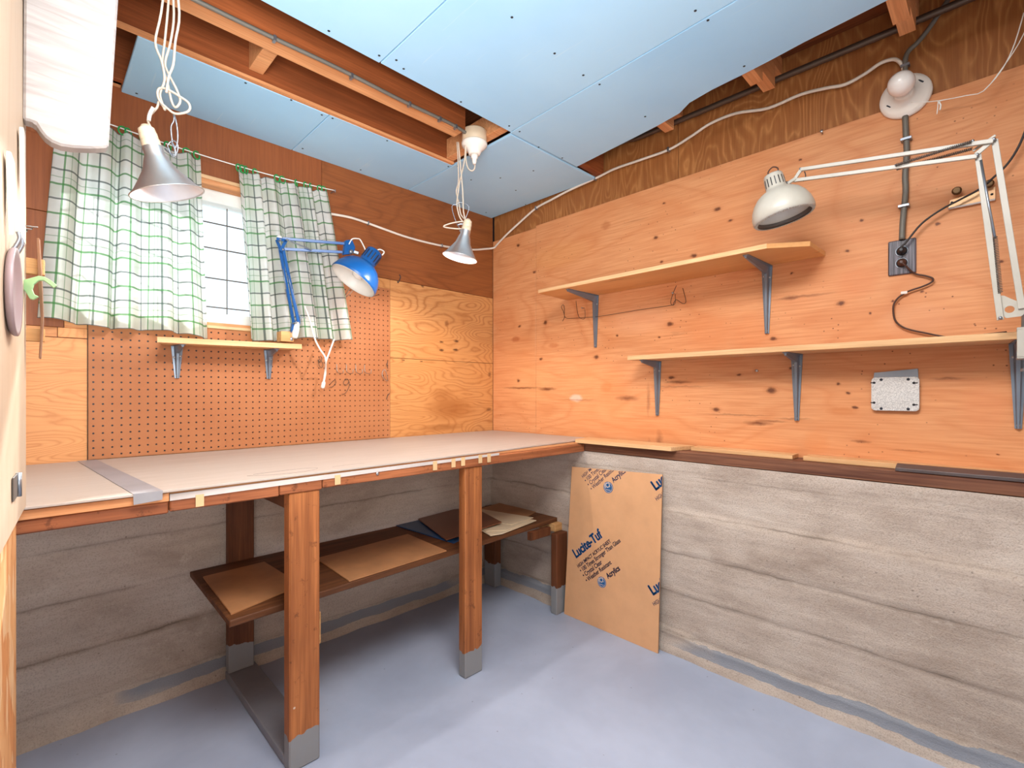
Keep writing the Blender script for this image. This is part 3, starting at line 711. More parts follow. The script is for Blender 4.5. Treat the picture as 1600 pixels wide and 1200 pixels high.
box('back_leg', M['fir_dark_post'], wb, -0.204, -0.156, -0.24, -0.152, 0, 0.44, 0.003)
box('cross_rail', M['fir_dark_post'], wb, -1.505, -1.467, -0.76, -0.19, 0.747, 0.834, 0.002)
MB().prism([(-1.508, -0.75, 0.001), (-1.508, -0.15, 0.001), (-1.405, -0.15, 0.001), (-1.405, -0.75, 0.001)], (0, 0, 0.03)).build('sleeper', M['sleeper'], wb, 0.003)
for pts in ([(-1.60, -0.735), (-1.52, -0.77), (-1.44, -0.765), (-1.40, -0.73), (-1.44, -0.71), (-1.52, -0.712), (-1.58, -0.72)], [(-1.36, -0.745), (-1.30, -0.735), (-1.25, -0.742)]):
    MB().tube([(x, y, ZT) for x, y in pts], 0.0008, 5, 4).build('pencil_mark', M['dark_grey'], wb)
for a, b in (((-0.50, -0.52), (-0.42, -0.56)), ((-0.36, -0.57), (-0.30, -0.60)), ((-0.45, -0.60), (-0.40, -0.62)), ((-0.30, -0.55), (-0.26, -0.56))):
    mx = ((a[0]+b[0])/2, (a[1]+b[1])/2+0.006)
    MB().prism([(a[0], a[1], ZT+0.0001), (mx[0], mx[1]-0.012, ZT+0.0001), (b[0], b[1], ZT+0.0001), (mx[0], mx[1]+0.008, ZT+0.0001)], (0, 0, 0.0006)).build('smudge', M['dark_grey'], wb)

# ---------------------------------------------------------------- low shelf under the bench
ls = thing('low_shelf', 'dark brown plank shelf on short legs under the workbench', 'shelf', (-0.85, -0.4, 0))
ZL = 0.45
MB().prism([(-1.637, -0.708, ZL-0.02), (-0.05, -0.626, ZL-0.02), (-0.055, -0.40, ZL-0.02), (-1.633, -0.44, ZL-0.02)], (0, 0, 0.02)).build('plank', M['low_shelf'], ls, 0.002)
MB().prism([(-1.633, -0.436, ZL-0.02), (-0.055, -0.396, ZL-0.02), (-0.07, -0.19, ZL-0.02), (-1.629, -0.19, ZL-0.02)], (0, 0, 0.019)).build('plank', M['low_shelf'], ls, 0.002)
box('cross_rail', M['block'], ls, -0.185, -0.097, -0.66, -0.30, 0.392, 0.43, 0.002)
box('cross_rail', M['fir_dark_post'], ls, -1.46, -1.40, -0.66, -0.20, 0.392, 0.43, 0.002)
box('cleat', M['block'], ls, -1.405, -1.385, -0.72, -0.66, 0.30, 0.40, 0.002)
box('leg', M['fir_dark_post'], ls, -0.215, -0.13, -0.695, -0.657, 0, 0.392, 0.003)
box('stretcher', M['fir_dark_post'], ls, -0.36, -0.22, -0.662, -0.635, 0.385, 0.425, 0.002)

def flat(name, label, cat, pts, z, th, mat, group=None):
    o = MB().prism([(x, y, z) for x, y in pts], (0, 0, th)).build(name, M[mat], None, 0.0006)
    return tag(o, label, cat, group)
flat('hardboard_sheet', 'tan hardboard sheet at the left end of the low shelf', 'board', [(-1.612, -0.299), (-1.414, -0.29), (-1.40, -0.60), (-1.625, -0.675), (-1.618, -0.48)], ZL+0.0005, 0.006, 'hardboard')
flat('hardboard_sheet', 'larger tan hardboard rectangle lying mid shelf between the two posts', 'board', [(-1.26, -0.384), (-0.838, -0.355), (-0.852, -0.660), (-1.273, -0.682)], ZL+0.0005, 0.004, 'hardboard')
flat('blue_sheet', 'blue sheet lying under the dark brown board on the low shelf', 'sheet', [(-0.80, -0.195), (-0.654, -0.192), (-0.472, -0.512), (-0.772, -0.602)], ZL+0.0005, 0.004, 'blue_board')
MB_b = MB().prism([(-0.679, -0.20, 0.459), (-0.786, -0.568, 0.459), (-0.46, -0.565, 0.472), (-0.37, -0.265, 0.472), (-0.46, -0.20, 0.468)], (0, 0, 0.005)).build('brown_board', M['hardboard_dark'], None, 0.0006)
tag(MB_b, 'dark brown board resting on the blue sheet behind the second post', 'board')
flat('cardboard_sheet', 'brown cardboard piece at the back right corner of the low shelf', 'cardboard', [(-0.133, -0.20), (-0.11, -0.475), (-0.243, -0.521), (-0.36, -0.234)], ZL+0.0005, 0.003, 'hardboard')
flat('cream_board', 'flat cream board at the bottom of the pale stack on the low shelf', 'board', [(-0.33, -0.25), (-0.27, -0.612), (-0.541, -0.655), (-0.600, -0.64), (-0.56, -0.5)], ZL+0.004, 0.004, 'paper_cream')
flat('cream_board', 'cream board in the middle of the pale stack with a worn edge', 'board', [(-0.34, -0.26), (-0.285, -0.60), (-0.50, -0.64), (-0.575, -0.585), (-0.55, -0.5)], ZL+0.0085, 0.003, 'paper_cream')
flat('cream_board', 'top cream sheet of the pale stack, reaching nearest the shelf end', 'board', [(-0.335, -0.25), (-0.262, -0.585), (-0.43, -0.60), (-0.455, -0.50)], ZL+0.012, 0.003, 'paper_cream')

# ---------------------------------------------------------------- leaning acrylic sheet with its printed paper
BL = Vector((-0.176, -0.709, 0.0005)); BR = Vector((-0.182, -1.213, 0.0005)); TLp = Vector((-0.140, -0.729, 0.719)); TRp = Vector((-0.142, -1.213, 0.739))
eu = (BR-BL).normalized(); nrm = eu.cross(TLp-BL).normalized(); ev = nrm.cross(eu).normalized()
if nrm.x > 0: nrm = -nrm
def uvof(p): d = Vector(p)-BL; return d.dot(eu), d.dot(ev)
def onsheet(u, v, h=0.0): return BL+eu*u+ev*v+nrm*h
ac = thing('acrylic_sheet', 'tan paper-covered acrylic sheet with blue print leaning on the concrete wall', 'sheet', BL)
uvs = [uvof(p) for p in (BL, BR, TRp, TLp)]
MB().prism([onsheet(u, v, -0.003) for u, v in uvs], nrm*-0.004).build('panel', M['acrylic'], ac)
MB().prism([onsheet(u, v, -0.003) for u, v in uvs], nrm*0.0025).build('masking_paper', M['kraft'], ac)
def text_poly(s, bold=0.0):
    cu = bpy.data.curves.new('lettering', 'FONT'); cu.body = s; cu.size = 1.0; cu.offset = bold
    o = bpy.data.objects.new('lettering', cu); COL.objects.link(o)
    dg = bpy.context.evaluated_depsgraph_get()
    me = bpy.data.meshes.new_from_object(o.evaluated_get(dg))
    vs = [v.co.copy() for v in me.vertices]; fs = [tuple(p.vertices) for p in me.polygons]
    bpy.data.objects.remove(o); bpy.data.meshes.remove(me); bpy.data.curves.remove(cu)
    return vs, fs
def print_text(s, u, v, ang, width, mat, bold=0.0, umax=None, vmax=None, h=0.0004, height=None, heavy=0.0):
    vs, fs = text_poly(s, bold)
    w = max(p.x for p in vs)-min(p.x for p in vs); x0 = min(p.x for p in vs)
    sc_ = (height/0.7) if height else width/w
    sy = sc_*1.25
    ca, sa = math.cos(ang), math.sin(ang)
    bm = bmesh.new()
    layers = [(0, 0)] if not heavy else [(0, 0), (heavy, 0), (heavy*0.5, heavy*0.5)]
    n0 = len(vs); fs = [tuple(i+n0*q for i in f) for q in range(len(layers)) for f in fs]
    vs = [Vector((p.x+a/sc_, p.y+b/sc_, 0)) for a, b in layers for p in vs]
    bv = [bm.verts.new((u+((p.x-x0)*sc_)*ca-p.y*sy*sa, v+((p.x-x0)*sc_)*sa+p.y*sy*ca, 0)) for p in vs]
    for f in fs:
        try: bm.faces.new([bv[i] for i in f])
        except ValueError: pass
    def cut(co, no): bmesh.ops.bisect_plane(bm, geom=bm.verts[:]+bm.edges[:]+bm.faces[:], plane_co=co, plane_no=no, clear_outer=True)
    (u0, v0), (u1, v1), (u2, v2), (u3, v3) = uvs
    cut((u2, v2, 0), Vector((v1-v2, -(u1-u2), 0)).normalized()*(1 if (v1-v2) > 0 else -1))
    t = Vector((u2-u3, v2-v3, 0)); cut((u3, v3-0.001, 0), Vector((-t.y, t.x, 0)).normalized())
    bm.verts.index_update()
    mb = MB()
    if len(bm.faces):
        mb.add([onsheet(p.co.x, p.co.y, h) for p in bm.verts], [[q.index for q in f.verts] for f in bm.faces])
        o = mb.build('lettering', M[mat], ac)
    bm.free()
def roundel(u, v, r):
    d = MB().prism([onsheet(u+r*math.cos(2*PI*k/28), v+r*math.sin(2*PI*k/28), -0.0004) for k in range(28)], nrm*0.0007).build('logo', M['ink_blue'], ac)
    rg = MB()
    for k in range(28):
        a, b = 2*PI*k/28, 2*PI*(k+1)/28; r0, r1 = r*0.80, r*0.88
        rg.add([onsheet(u+r0*math.cos(a), v+r0*math.sin(a), 0.0006), onsheet(u+r1*math.cos(a), v+r1*math.sin(a), 0.0006), onsheet(u+r1*math.cos(b), v+r1*math.sin(b), 0.0006), onsheet(u+r0*math.cos(b), v+r0*math.sin(b), 0.0006)], [(0, 1, 2, 3)])
    for q, (du, dv) in enumerate(((0.45, -0.42), (0.5, -0.52))):      # two wave lines below the initials
        pts = [(-0.5+0.1*k, dv+0.04*math.sin(k*1.6)) for k in range(11)]
        for (a, b) in zip(pts, pts[1:]):
            rg.add([onsheet(u+r*a[0], v+r*a[1], 0.0006), onsheet(u+r*b[0], v+r*b[1], 0.0006), onsheet(u+r*b[0], v+r*(b[1]+0.05), 0.0006), onsheet(u+r*a[0], v+r*(a[1]+0.05), 0.0006)], [(0, 1, 2, 3)])
    rg.build('logo_ring', M['ink_pale'], ac)
    print_text('ICI', u-r*0.6, v-r*0.22, 0.35, r*1.1, 'ink_pale', 0.03, h=0.0007)
A42 = math.radians(42)
def block(du, dv):
    def at(p, s, end, mat, bold=0.0):
        u, v = uvof(p); e = uvof(end)
        print_text(s, u+du, v+dv, A42, math.hypot(e[0]-u, e[1]-v), mat, bold, heavy=0.0032 if mat == 'ink_blue' else 0.0007)
    at((-0.155, -0.774, 0.284), 'Lucite-Tuf', (-0.155, -0.925, 0.417), 'ink_blue', 0.016)
    at((-0.155, -0.789, 0.242), 'HIGH IMPACT ACRYLIC SHEET', (-0.155, -0.971, 0.402), 'ink_dark', 0.008)
    at((-0.155, -0.806, 0.224), '\u2022 100 Times Stronger Than Glass', (-0.155, -1.018, 0.420), 'ink_dark', 0.008)
    at((-0.155, -0.824, 0.206), '\u2022 Crystal Clear', (-0.155, -0.925, 0.299), 'ink_dark', 0.008)
    at((-0.155, -0.842, 0.188), '\u2022 Weather Resistant', (-0.155, -0.974, 0.312), 'ink_dark', 0.008)
    u, v = uvof((-0.155, -0.925, 0.212)); roundel(u+du, v+dv, 0.024)
    at((-0.155, -0.958, 0.236), 'Acrylics', (-0.155, -1.022, 0.294), 'ink_dark', 0.022)
block(0, 0)
def upper():
    for p, s, e, b, m in (((-0.145, -0.800, 0.672), 'HIGH IMPACT ACRYLIC SHEET', (-0.145, -0.982, 0.832), 0.008, 'ink_dark'),
                       ((-0.145, -0.818, 0.654), '\u2022 100 Times Stronger Than Glass', (-0.145, -1.03, 0.85), 0.008, 'ink_dark'),
                       ((-0.145, -0.836, 0.637), '\u2022 Crystal Clear', (-0.145, -0.937, 0.73), 0.008, 'ink_dark'),
                       ((-0.145, -0.854, 0.620), '\u2022 Weather Resistant', (-0.145, -0.986, 0.744), 0.008, 'ink_dark'),
                       ((-0.145, -0.973, 0.672), 'Acrylics', (-0.145, -1.037, 0.730), 0.022, 'ink_dark')):
        u, v = uvof(p); q = uvof(e); print_text(s, u, v, A42, math.hypot(q[0]-u, q[1]-v), m, b)
    u, v = uvof((-0.145, -0.945, 0.648)); roundel(u, v, 0.026)
upper()
for z in (0.672, 0.233):
    u, v = uvof((-0.15, -1.186, z-0.004)); print_text('Lucite-Tuf', u, v, A42, 0.2, 'ink_blue', 0.016, heavy=0.0032)
    u, v = uvof((-0.15, -1.192, z-0.046)); print_text('HIGH IMPACT', u, v, A42, 0.11, 'ink_dark', 0.008)

# ---------------------------------------------------------------- shelves on brackets
def bracket(par, wall, pos, arm, leg, top_z):
    """pressed-steel shelf bracket: tapering ribbed arm under the board and leg on the wall."""
    def P(along, out, z):   # out = distance from the wall
        if wall == 'back': out += 0.0055
        return (-out, along, z) if wall == 'right' else (along, -out, z)
    b = MB(); w = 0.0195
    # leg plate
    vs = []; fs = []
    n = 10
    for i in range(n+1):
        t = i/n; z = top_z-0.002-leg*t; hw = w*(1-0.62*t)
        rib = 0.015*(1-0.55*t)
        for (a, o) in ((-hw, 0.0015), (-hw, 0.005), (-hw*0.55, 0.0055), (-hw*0.28, 0.0055+rib), (hw*0.28, 0.0055+rib), (hw*0.55, 0.0055), (hw, 0.005), (hw, 0.0015)):
            vs.append(P(pos+a, o, z))
    fs += [(i*8+k, i*8+k+1, (i+1)*8+k+1, (i+1)*8+k) for i in range(n) for k in range(7)]
    fs += [tuple(range(8)), tuple(range(n*8, n*8+8))[::-1]]
    b.add(vs, fs)
    vs = []; fs = []
    for i in range(n+1):
        t = i/n; o = 0.002+arm*t; hw = w*(1-0.5*t)
        rib = 0.026*(1-0.85*t)+0.004
        for (a, d) in ((-hw, 0.0005), (-hw, 0.0035), (-hw*0.5, 0.004), (-hw*0.28, 0.004+rib), (hw*0.28, 0.004+rib), (hw*0.5, 0.004), (hw, 0.0035), (hw, 0.0005)):
            vs.append(P(pos+a, o, top_z-d))
    fs += [(i*8+k, i*8+k+1, (i+1)*8+k+1, (i+1)*8+k) for i in range(n) for k in range(7)]
    fs += [tuple(range(8)), tuple(range(n*8, n*8+8))[::-1]]
    b.add(vs, fs)
    br = b.build('bracket', M['bracket'], par)
    ax = (-1, 0, 0) if wall == 'right' else (0, -1, 0)
    for (a, z) in ((-0.010, top_z-0.045), (0.010, top_z-0.04), (0, top_z-leg+0.008)):
        MB().lathe(P(pos+a, 0.005 if a else 0.009, z), ax, [(0.0042, 0), (0.004, 0.002), (0.0015, 0.0032)], 10).build('screw', M['screw'], br)
us = thing('wall_shelf', 'upper plywood shelf with a clipped front corner on the right wall', 'shelf', (0, -1.2, 1.574))
MB().prism([(-0.001, -0.591, 1.574), (-0.25, -0.606, 1.574), (-0.25, -1.656, 1.574), (-0.177, -1.766, 1.574), (-0.001, -1.771, 1.574)], (0, 0, 0.017)).build('board', M['ply_shelf'], us, 0.001)
box('edge_ply', M['pine'], us, -0.2525, -0.25, -1.655, -0.608, 1.5745, 1.5905, 0)
for y in (-0.772, -1.577): bracket(us, 'right', y, 0.225, 0.26, 1.574)
lo = thing('wall_shelf', 'lower pale pine shelf on three brackets on the right wall', 'shelf', (0, -1.7, 1.226))
box('board', M['pine'], lo, -0.155, -0.001, -2.55, -1.051, 1.227, 1.247, 0.0015)
for y in (-1.113, -1.68, -2.25): bracket(lo, 'right', y, 0.138, 0.245, 1.227)
ws = thing('window_shelf', 'short pine shelf on two grey brackets beneath the window curtains', 'shelf', (-1.467, 0, 1.262))
MB().prism([(-1.68, -0.0065, 1.262), (-1.717, -0.14, 1.259), (-1.217, -0.14, 1.267), (-1.217, -0.0065, 1.270)], (0, 0, 0.021)).build('board', M['pine_x'], ws, 0.0015)
for x in (-1.635, -1.307): bracket(ws, 'back', x, 0.10, 0.122, 1.262+(x+1.7)*0.012)

# ---------------------------------------------------------------- curtains on their wire
def wire_z(x): return 2.001+0.10*(x+1.47)**2
WY = -0.042
cw = thing('curtain_wire', 'thin white wire the plaid curtains hang from', 'wire', (-1.5, WY, 2.0))
MB().tube([(x, WY, wire_z(x)) for x in [-2.02+i*0.066 for i in range(16)]], 0.0022, 6, 2).build('strand', M['string'], cw)
for x in (-2.02, -1.03):
    MB().tube([(x, 0.0, wire_z(x)), (x, -0.02, wire_z(x)), (x, -0.045, wire_z(x)+0.003), (x, -0.047, wire_z(x)-0.008), (x, -0.036, wire_z(x)-0.008)], 0.0018, 6, 3).build('hook', M['steel'], cw)
def curtain(label, xt0, xt1, xb0, xb1, zb0, zb1, W, folds, seed, rings, centre):
    t = thing('curtain', label, 'curtain', (centre, WY, 1.3), 'plaid curtains')
    rr = random.Random(seed)
    nu, nv = 150, 44
    ph = [rr.uniform(0, 6.28) for _ in range(4)]
    def fold(u, v):
        w = u+0.018*math.sin(6.28*u*2+ph[0])+0.01*v*math.sin(6.28*u*3.3+ph[1])
        a = 0.013+0.016*v
        f = math.sin(2*PI*folds*w+ph[2])
        f = math.copysign(abs(f)**0.8, f)
        return a*f+0.005*math.sin(2*PI*folds*2.3*w+ph[3]+v*2)*(0.4+v)+0.006*v*math.sin(2*PI*1.7*u+v*3+ph[1])
    mb = MB(); mb.uv = []
    vs = []
    for i in range(nu+1):
        u = i/nu
        sag = 0.006*(0.5-0.5*math.cos(2*PI*u*(len(rings)-1)))
        for j in range(nv+1):
            v = j/nv
            e = v**0.9
            x = (xt0+(xt1-xt0)*u)*(1-e)+(xb0+(xb1-xb0)*u)*e
            zt = wire_z(xt0+(xt1-xt0)*u)-0.012-sag
            zb = zb0+(zb1-zb0)*u+0.006*math.sin(u*9+ph[0])
            x += 0.008*math.cos(2*PI*folds*u+ph[2])*(0.35+0.65*v)
            vs.append((x, WY-0.012*v+fold(u, v), zt+(zb-zt)*v))
            mb.uv.append((u*W, 0.7*(1-v)))
    fs = [(i*(nv+1)+j, (i+1)*(nv+1)+j, (i+1)*(nv+1)+j+1, i*(nv+1)+j+1) for i in range(nu) for j in range(nv)]
    mb.add(vs, fs, True)
    mb.build('cloth', M['curtain'], t)
    for x in rings:
        z = wire_z(x)-0.007
        tw = rr.uniform(0.6, 1.5)
        pts = [(x+0.013*math.cos(a)*math.sin(tw), WY+0.013*math.cos(a)*math.cos(tw), z+0.0145*math.sin(a)) for a in [2*PI*q/16 for q in range(16)]]
        MB().tube(pts, 0.0027, 6, 1, True).build('ring', M['green'], t)
    return t
curtain('left plaid curtain, wide and sunlit, behind the larger hanging clamp lamp', -1.965, -1.562, -2.01, -1.537, 1.318, 1.298, 0.74, 5.0, 3,
        [-1.95, -1.90, -1.85, -1.80, -1.785, -1.745, -1.722, -1.67, -1.61, -1.578], -1.76)
curtain('right plaid curtain behind the blue desk lamp', -1.438, -1.072, -1.402, -0.963, 1.299, 1.336, 0.66, 5.0, 11,
        [-1.432, -1.418, -1.405, -1.37, -1.285, -1.262, -1.205, -1.165, -1.142, -1.10, -1.082], -1.2)

# ---------------------------------------------------------------- hanging clamp lamps
Rv = Vector((math.sin(math.radians(45.3)), -math.cos(math.radians(45.3)), 0))   # the back wall's diagonal, across the room
def shade_profile(R, L):
    o = [(0.019, -0.004), (0.0205, 0.0), (0.0205, L*0.16), (0.025, L*0.25), (R*0.44, L*0.47), (R*0.66, L*0.70), (R*0.86, L*0.90), (R*0.985, L*0.985), (R, L)]
    i = [(r-0.0012, h-0.0004) for r, h in o][::-1]
    return o, i
def clamp_lamp(t, apex, rim, R, seedcord, bulb):
    apex = Vector(apex); rim = Vector(rim); ax = (rim-apex).normalized(); L = (rim-apex).length
    o, i = shade_profile(R, L)
    MB().lathe(apex, ax, o, 48, False, False).lathe(rim, ax, [(R, 0), (R+0.0015, 0.0008), (R+0.001, 0.0022), (R-0.002, 0.0018)], 48, False, False).build('shade', M['alu'], t)
    MB().lathe(apex, ax, i, 48, False, False).build('reflector', M['alu_inside'], t)
    MB().lathe(apex-ax*0.044, ax, [(0.007, -0.006), (0.012, 0.0), (0.0165, 0.003), (0.0178, 0.012), (0.0165, 0.0135), (0.0185, 0.015), (0.0185, 0.026), (0.0172, 0.0275), (0.0195, 0.029), (0.0195, 0.04), (0.0205, 0.0445)], 24).build('socket', M['cream_plastic'], t)
    MB().lathe(apex+ax*0.012, ax, [(0.010, 0), (0.012, L*0.12), (0.019, L*0.3), (0.022, L*0.42), (0.019, L*0.53), (0.010, L*0.6), (0.002, L*0.62)], 20).build('bulb', M['lit_bulb' if bulb else 'bulb_off'], t)
    return apex, ax, L
# nearer lamp, by the curtain
l1 = thing('clamp_lamp', 'larger hanging aluminium clamp lamp with tangled white cord before the left curtain', 'lamp', (-1.795, -0.80, 1.56))
Fv = Vector((math.cos(math.radians(45.3)), math.sin(math.radians(45.3)), 0))
rim1 = Vector((-1.794, -0.80, 1.566)); ax1 = (Fv*0.22+Rv*0.21+Vector((0, 0, -1))).normalized()
ap, ax, L = clamp_lamp(l1, rim1-ax1*0.104, rim1, 0.077, 0, True)
c1 = MB()
c1.tube([(-1.794, -0.8, 2.125), (-1.805, -0.789, 2.002), (-1.815, -0.779, 1.93), (-1.804, -0.79, 1.884), (-1.799, -0.794, 1.839), (-1.807, -0.786, 1.804), (-1.798, -0.795, 1.767)], 0.0027, 7, 4)
c1.tube([(-1.784, -0.788, 2.139), (-1.791, -0.781, 2.013), (-1.796, -0.776, 1.941), (-1.8, -0.773, 1.888), (-1.791, -0.781, 1.841), (-1.784, -0.788, 1.797), (-1.777, -0.795, 1.782), (-1.769, -0.803, 1.797), (-1.775, -0.797, 1.825), (-1.791, -0.781, 1.869), (-1.795, -0.777, 1.894), (-1.786, -0.786, 1.941), (-1.78, -0.792, 2.013), (-1.786, -0.786, 2.139)], 0.0027, 7, 4)
c1.tube([(-1.788, -0.826, 2.112), (-1.777, -0.837, 1.99), (-1.784, -0.831, 1.92), (-1.787, -0.827, 1.868), (-1.795, -0.82, 1.837), (-1.799, -0.816, 1.799)], 0.0027, 7, 4)
c1.tube([(-1.813, -0.794, 1.801), (-1.809, -0.799, 1.813), (-1.796, -0.812, 1.81), (-1.776, -0.831, 1.794), (-1.761, -0.846, 1.779), (-1.758, -0.849, 1.764), (-1.765, -0.842, 1.755), (-1.783, -0.825, 1.752), (-1.796, -0.812, 1.764), (-1.809, -0.799, 1.782)], 0.0027, 7, 5, True)
c1.tube([(-1.798, -0.795, 1.767), (-1.808, -0.785, 1.788), (-1.812, -0.781, 1.773), (-1.822, -0.771, 1.757), (-1.828, -0.766, 1.742), (-1.822, -0.771, 1.723), (-1.816, -0.778, 1.708), (-1.812, -0.781, 1.7)], 0.0027, 7, 4)
c1.build('cord', M['cord'], l1)
MB().tube([(-1.82, -0.788, 1.767), (-1.826, -0.781, 1.752), (-1.828, -0.779, 1.736)], 0.0042, 8, 3).build('inline_splice', M['white_plastic'], l1)
k1 = MB()
k1.tube([(-1.785, -0.815, 1.758), (-1.784, -0.816, 1.739), (-1.789, -0.811, 1.724), (-1.788, -0.812, 1.699), (-1.786, -0.814, 1.678)], 0.0017, 6, 3)
k1.tube([(-1.785, -0.815, 1.758), (-1.781, -0.82, 1.739), (-1.778, -0.822, 1.713), (-1.778, -0.822, 1.687), (-1.782, -0.819, 1.671)], 0.0017, 6, 3)
k1.build('clamp_wire', M['steel'], l1)
k2 = MB()
k2.tube([(-1.795, -0.806, 1.678), (-1.79, -0.81, 1.687), (-1.784, -0.816, 1.69), (-1.778, -0.822, 1.681), (-1.778, -0.822, 1.665), (-1.784, -0.816, 1.651), (-1.79, -0.81, 1.659), (-1.793, -0.808, 1.671)], 0.0016, 6, 3, True)
k2.tube([(-1.789, -0.818, 1.684), (-1.784, -0.824, 1.669), (-1.782, -0.826, 1.65)], 0.0022, 6, 3)
k2.tube([(-1.797, -0.789, 1.676), (-1.791, -0.796, 1.667), (-1.78, -0.807, 1.659)], 0.0022, 6, 3)
k2.build('spring_clamp', M['steel'], l1)
# far lamp, by the corner, lit
l2 = thing('clamp_lamp', 'smaller lit aluminium clamp lamp hanging from the ceiling lampholder near the corner', 'lamp', (-0.775, -0.645, 1.64))
rim2 = Vector((-0.781, -0.655, 1.637)); ax2 = (Rv*-0.22+Vector((0, 0, -1))).normalized()
ap, ax, L = clamp_lamp(l2, rim2-ax2*0.112, rim2, 0.072, 0, True)
c2 = MB()
c2.tube([(-0.708, -0.664, 2.037), (-0.71, -0.662, 2.021), (-0.718, -0.654, 2.013), (-0.729, -0.643, 2.026), (-0.735, -0.637, 2.064), (-0.733, -0.639, 2.125), (-0.725, -0.647, 2.176), (-0.733, -0.639, 2.195), (-0.743, -0.63, 2.179), (-0.737, -0.635, 2.125), (-0.739, -0.634, 2.064), (-0.746, -0.626, 2.01), (-0.754, -0.618, 1.965), (-0.758, -0.615, 1.924), (-0.762, -0.611, 1.871), (-0.754, -0.618, 1.822), (-0.743, -0.63, 1.796), (-0.737, -0.635, 1.774)], 0.0029, 7, 4)
c2.tube([(-0.749, -0.595, 2.144), (-0.745, -0.599, 2.041), (-0.745, -0.599, 1.973), (-0.751, -0.593, 1.933), (-0.743, -0.601, 1.884), (-0.738, -0.607, 1.838), (-0.722, -0.622, 1.811), (-0.72, -0.624, 1.792)], 0.0029, 7, 4)
c2.tube([(-0.764, -0.623, 2.128), (-0.758, -0.628, 2.04), (-0.751, -0.636, 1.92), (-0.749, -0.638, 1.84), (-0.741, -0.645, 1.787), (-0.753, -0.634, 1.768), (-0.779, -0.608, 1.768), (-0.808, -0.579, 1.776), (-0.787, -0.6, 1.789), (-0.753, -0.634, 1.797), (-0.739, -0.647, 1.789)], 0.0029, 7, 4)
c2.build('cord', M['cord'], l2)
k3 = MB()
k3.tube([(-0.752, -0.62, 1.769), (-0.766, -0.607, 1.804), (-0.777, -0.596, 1.863), (-0.762, -0.611, 1.873), (-0.75, -0.622, 1.881), (-0.727, -0.645, 1.865), (-0.729, -0.643, 1.839), (-0.743, -0.63, 1.79)], 0.0016, 6, 3)
k3.tube([(-0.774, -0.627, 1.778), (-0.759, -0.642, 1.783), (-0.752, -0.649, 1.762), (-0.767, -0.634, 1.754)], 0.004, 6, 3)
k3.tube([(-0.746, -0.612, 1.988), (-0.74, -0.618, 1.977), (-0.742, -0.616, 1.955), (-0.738, -0.62, 1.88)], 0.0025, 6, 3)
k3.build('spring_clamp', M['steel'], l2)

# ---------------------------------------------------------------- ceiling lampholder at the end of the joist
lh = thing('ceiling_lampholder', 'white porcelain lampholder under a tan round box at the ceiling opening', 'lampholder', (-0.69, -0.64, 2.11))
MB().lathe((-0.695, -0.645, 2.19), (0, 0, -1), [(0.05, 0), (0.052, 0.004), (0.052, 0.045), (0.05, 0.048)], 28).build('junction_box', M['bronze' if False else 'cream_plastic'], lh)
MB().lathe((-0.695, -0.645, 2.142), (0, 0, -1), [(0.052, 0), (0.055, 0.004), (0.053, 0.014), (0.042, 0.024), (0.031, 0.034), (0.026, 0.045), (0.024, 0.05), (0.018, 0.051)], 32).build('porcelain', M['porcelain'], lh)
MB().lathe((-0.695, -0.645, 2.091), (0, 0, -1), [(0.015, 0), (0.015, 0.014), (0.010, 0.018), (0.010, 0.026), (0.006, 0.04)], 16).build('plug', M['white_plastic'], lh)
jc = MB()
jc.tube([(-3.1, -0.655, 2.168), (-2.2, -0.652, 2.171), (-1.6, -0.650, 2.168), (-1.3, -0.652, 2.171), (-1.05, -0.650, 2.168), (-0.85, -0.650, 2.171), (-0.78, -0.65, 2.168), (-0.745, -0.648, 2.165)], 0.0065, 8, 4)
jt = thing('armoured_cable', 'grey armoured cable stapled along the joist in the ceiling opening', 'cable', (-1.2, -0.65, 2.17))
jc.build('sheath', M['conduit'], jt)
for x in (-1.5, -1.25, -1.02, -0.88, -0.80): box('staple', M['steel'], jt, x-0.004, x+0.004, -0.659, -0.6415, 2.158, 2.1745, 0)

# ---------------------------------------------------------------- wall lampholder, its cables and outlet
wl = thing('wall_lampholder', 'round white porcelain lampholder with a bare bulb high on the right wall', 'lampholder', (0, -1.996, 2.045))
MB().lathe((-0.0005, -1.996, 2.047), (-1, 0, 0), [(0.066, 0), (0.0685, 0.006), (0.066, 0.016), (0.052, 0.021), (0.032, 0.026), (0.026, 0.034), (0.0255, 0.044), (0.023, 0.046)], 40).build('porcelain', M['porcelain'], wl)
MB().lathe((-0.046, -1.996, 2.047), (-1, 0, 0), [(0.017, 0), (0.0185, 0.004), (0.017, 0.008), (0.0195, 0.013), (0.028, 0.028), (0.0345, 0.046), (0.0352, 0.056), (0.032, 0.072), (0.022, 0.085), (0.010, 0.0915), (0.001, 0.093)], 28).build('bulb', M['bulb_off'], wl)
for dy, dz in ((0.040, -0.022), (-0.040, 0.026), (-0.018, -0.030)):
    MB().tube([(-0.0205, -1.996+dy-0.006, 2.047+dz-0.006), (-0.0215, -1.996+dy, 2.047+dz), (-0.0205, -1.996+dy+0.006, 2.047+dz+0.006)], 0.0028, 6, 2).build('screw_slot', M['dark_screw'], wl)
ps = MB()
ps.tube([(-0.06, -2.016, 1.999), (-0.06, -2.056, 1.982), (-0.06, -2.1, 1.971), (-0.06, -2.143, 1.964), (-0.06, -2.179, 1.961), (-0.06, -2.216, 2.007), (-0.06, -2.25, 2.063), (-0.06, -2.272, 2.119)], 0.0013, 6, 3)
ps.tube([(-0.06, -2.179, 1.961), (-0.06, -2.204, 1.987), (-0.06, -2.225, 2.021), (-0.06, -2.243, 2.07), (-0.06, -2.26, 2.144)], 0.0016, 6, 3)
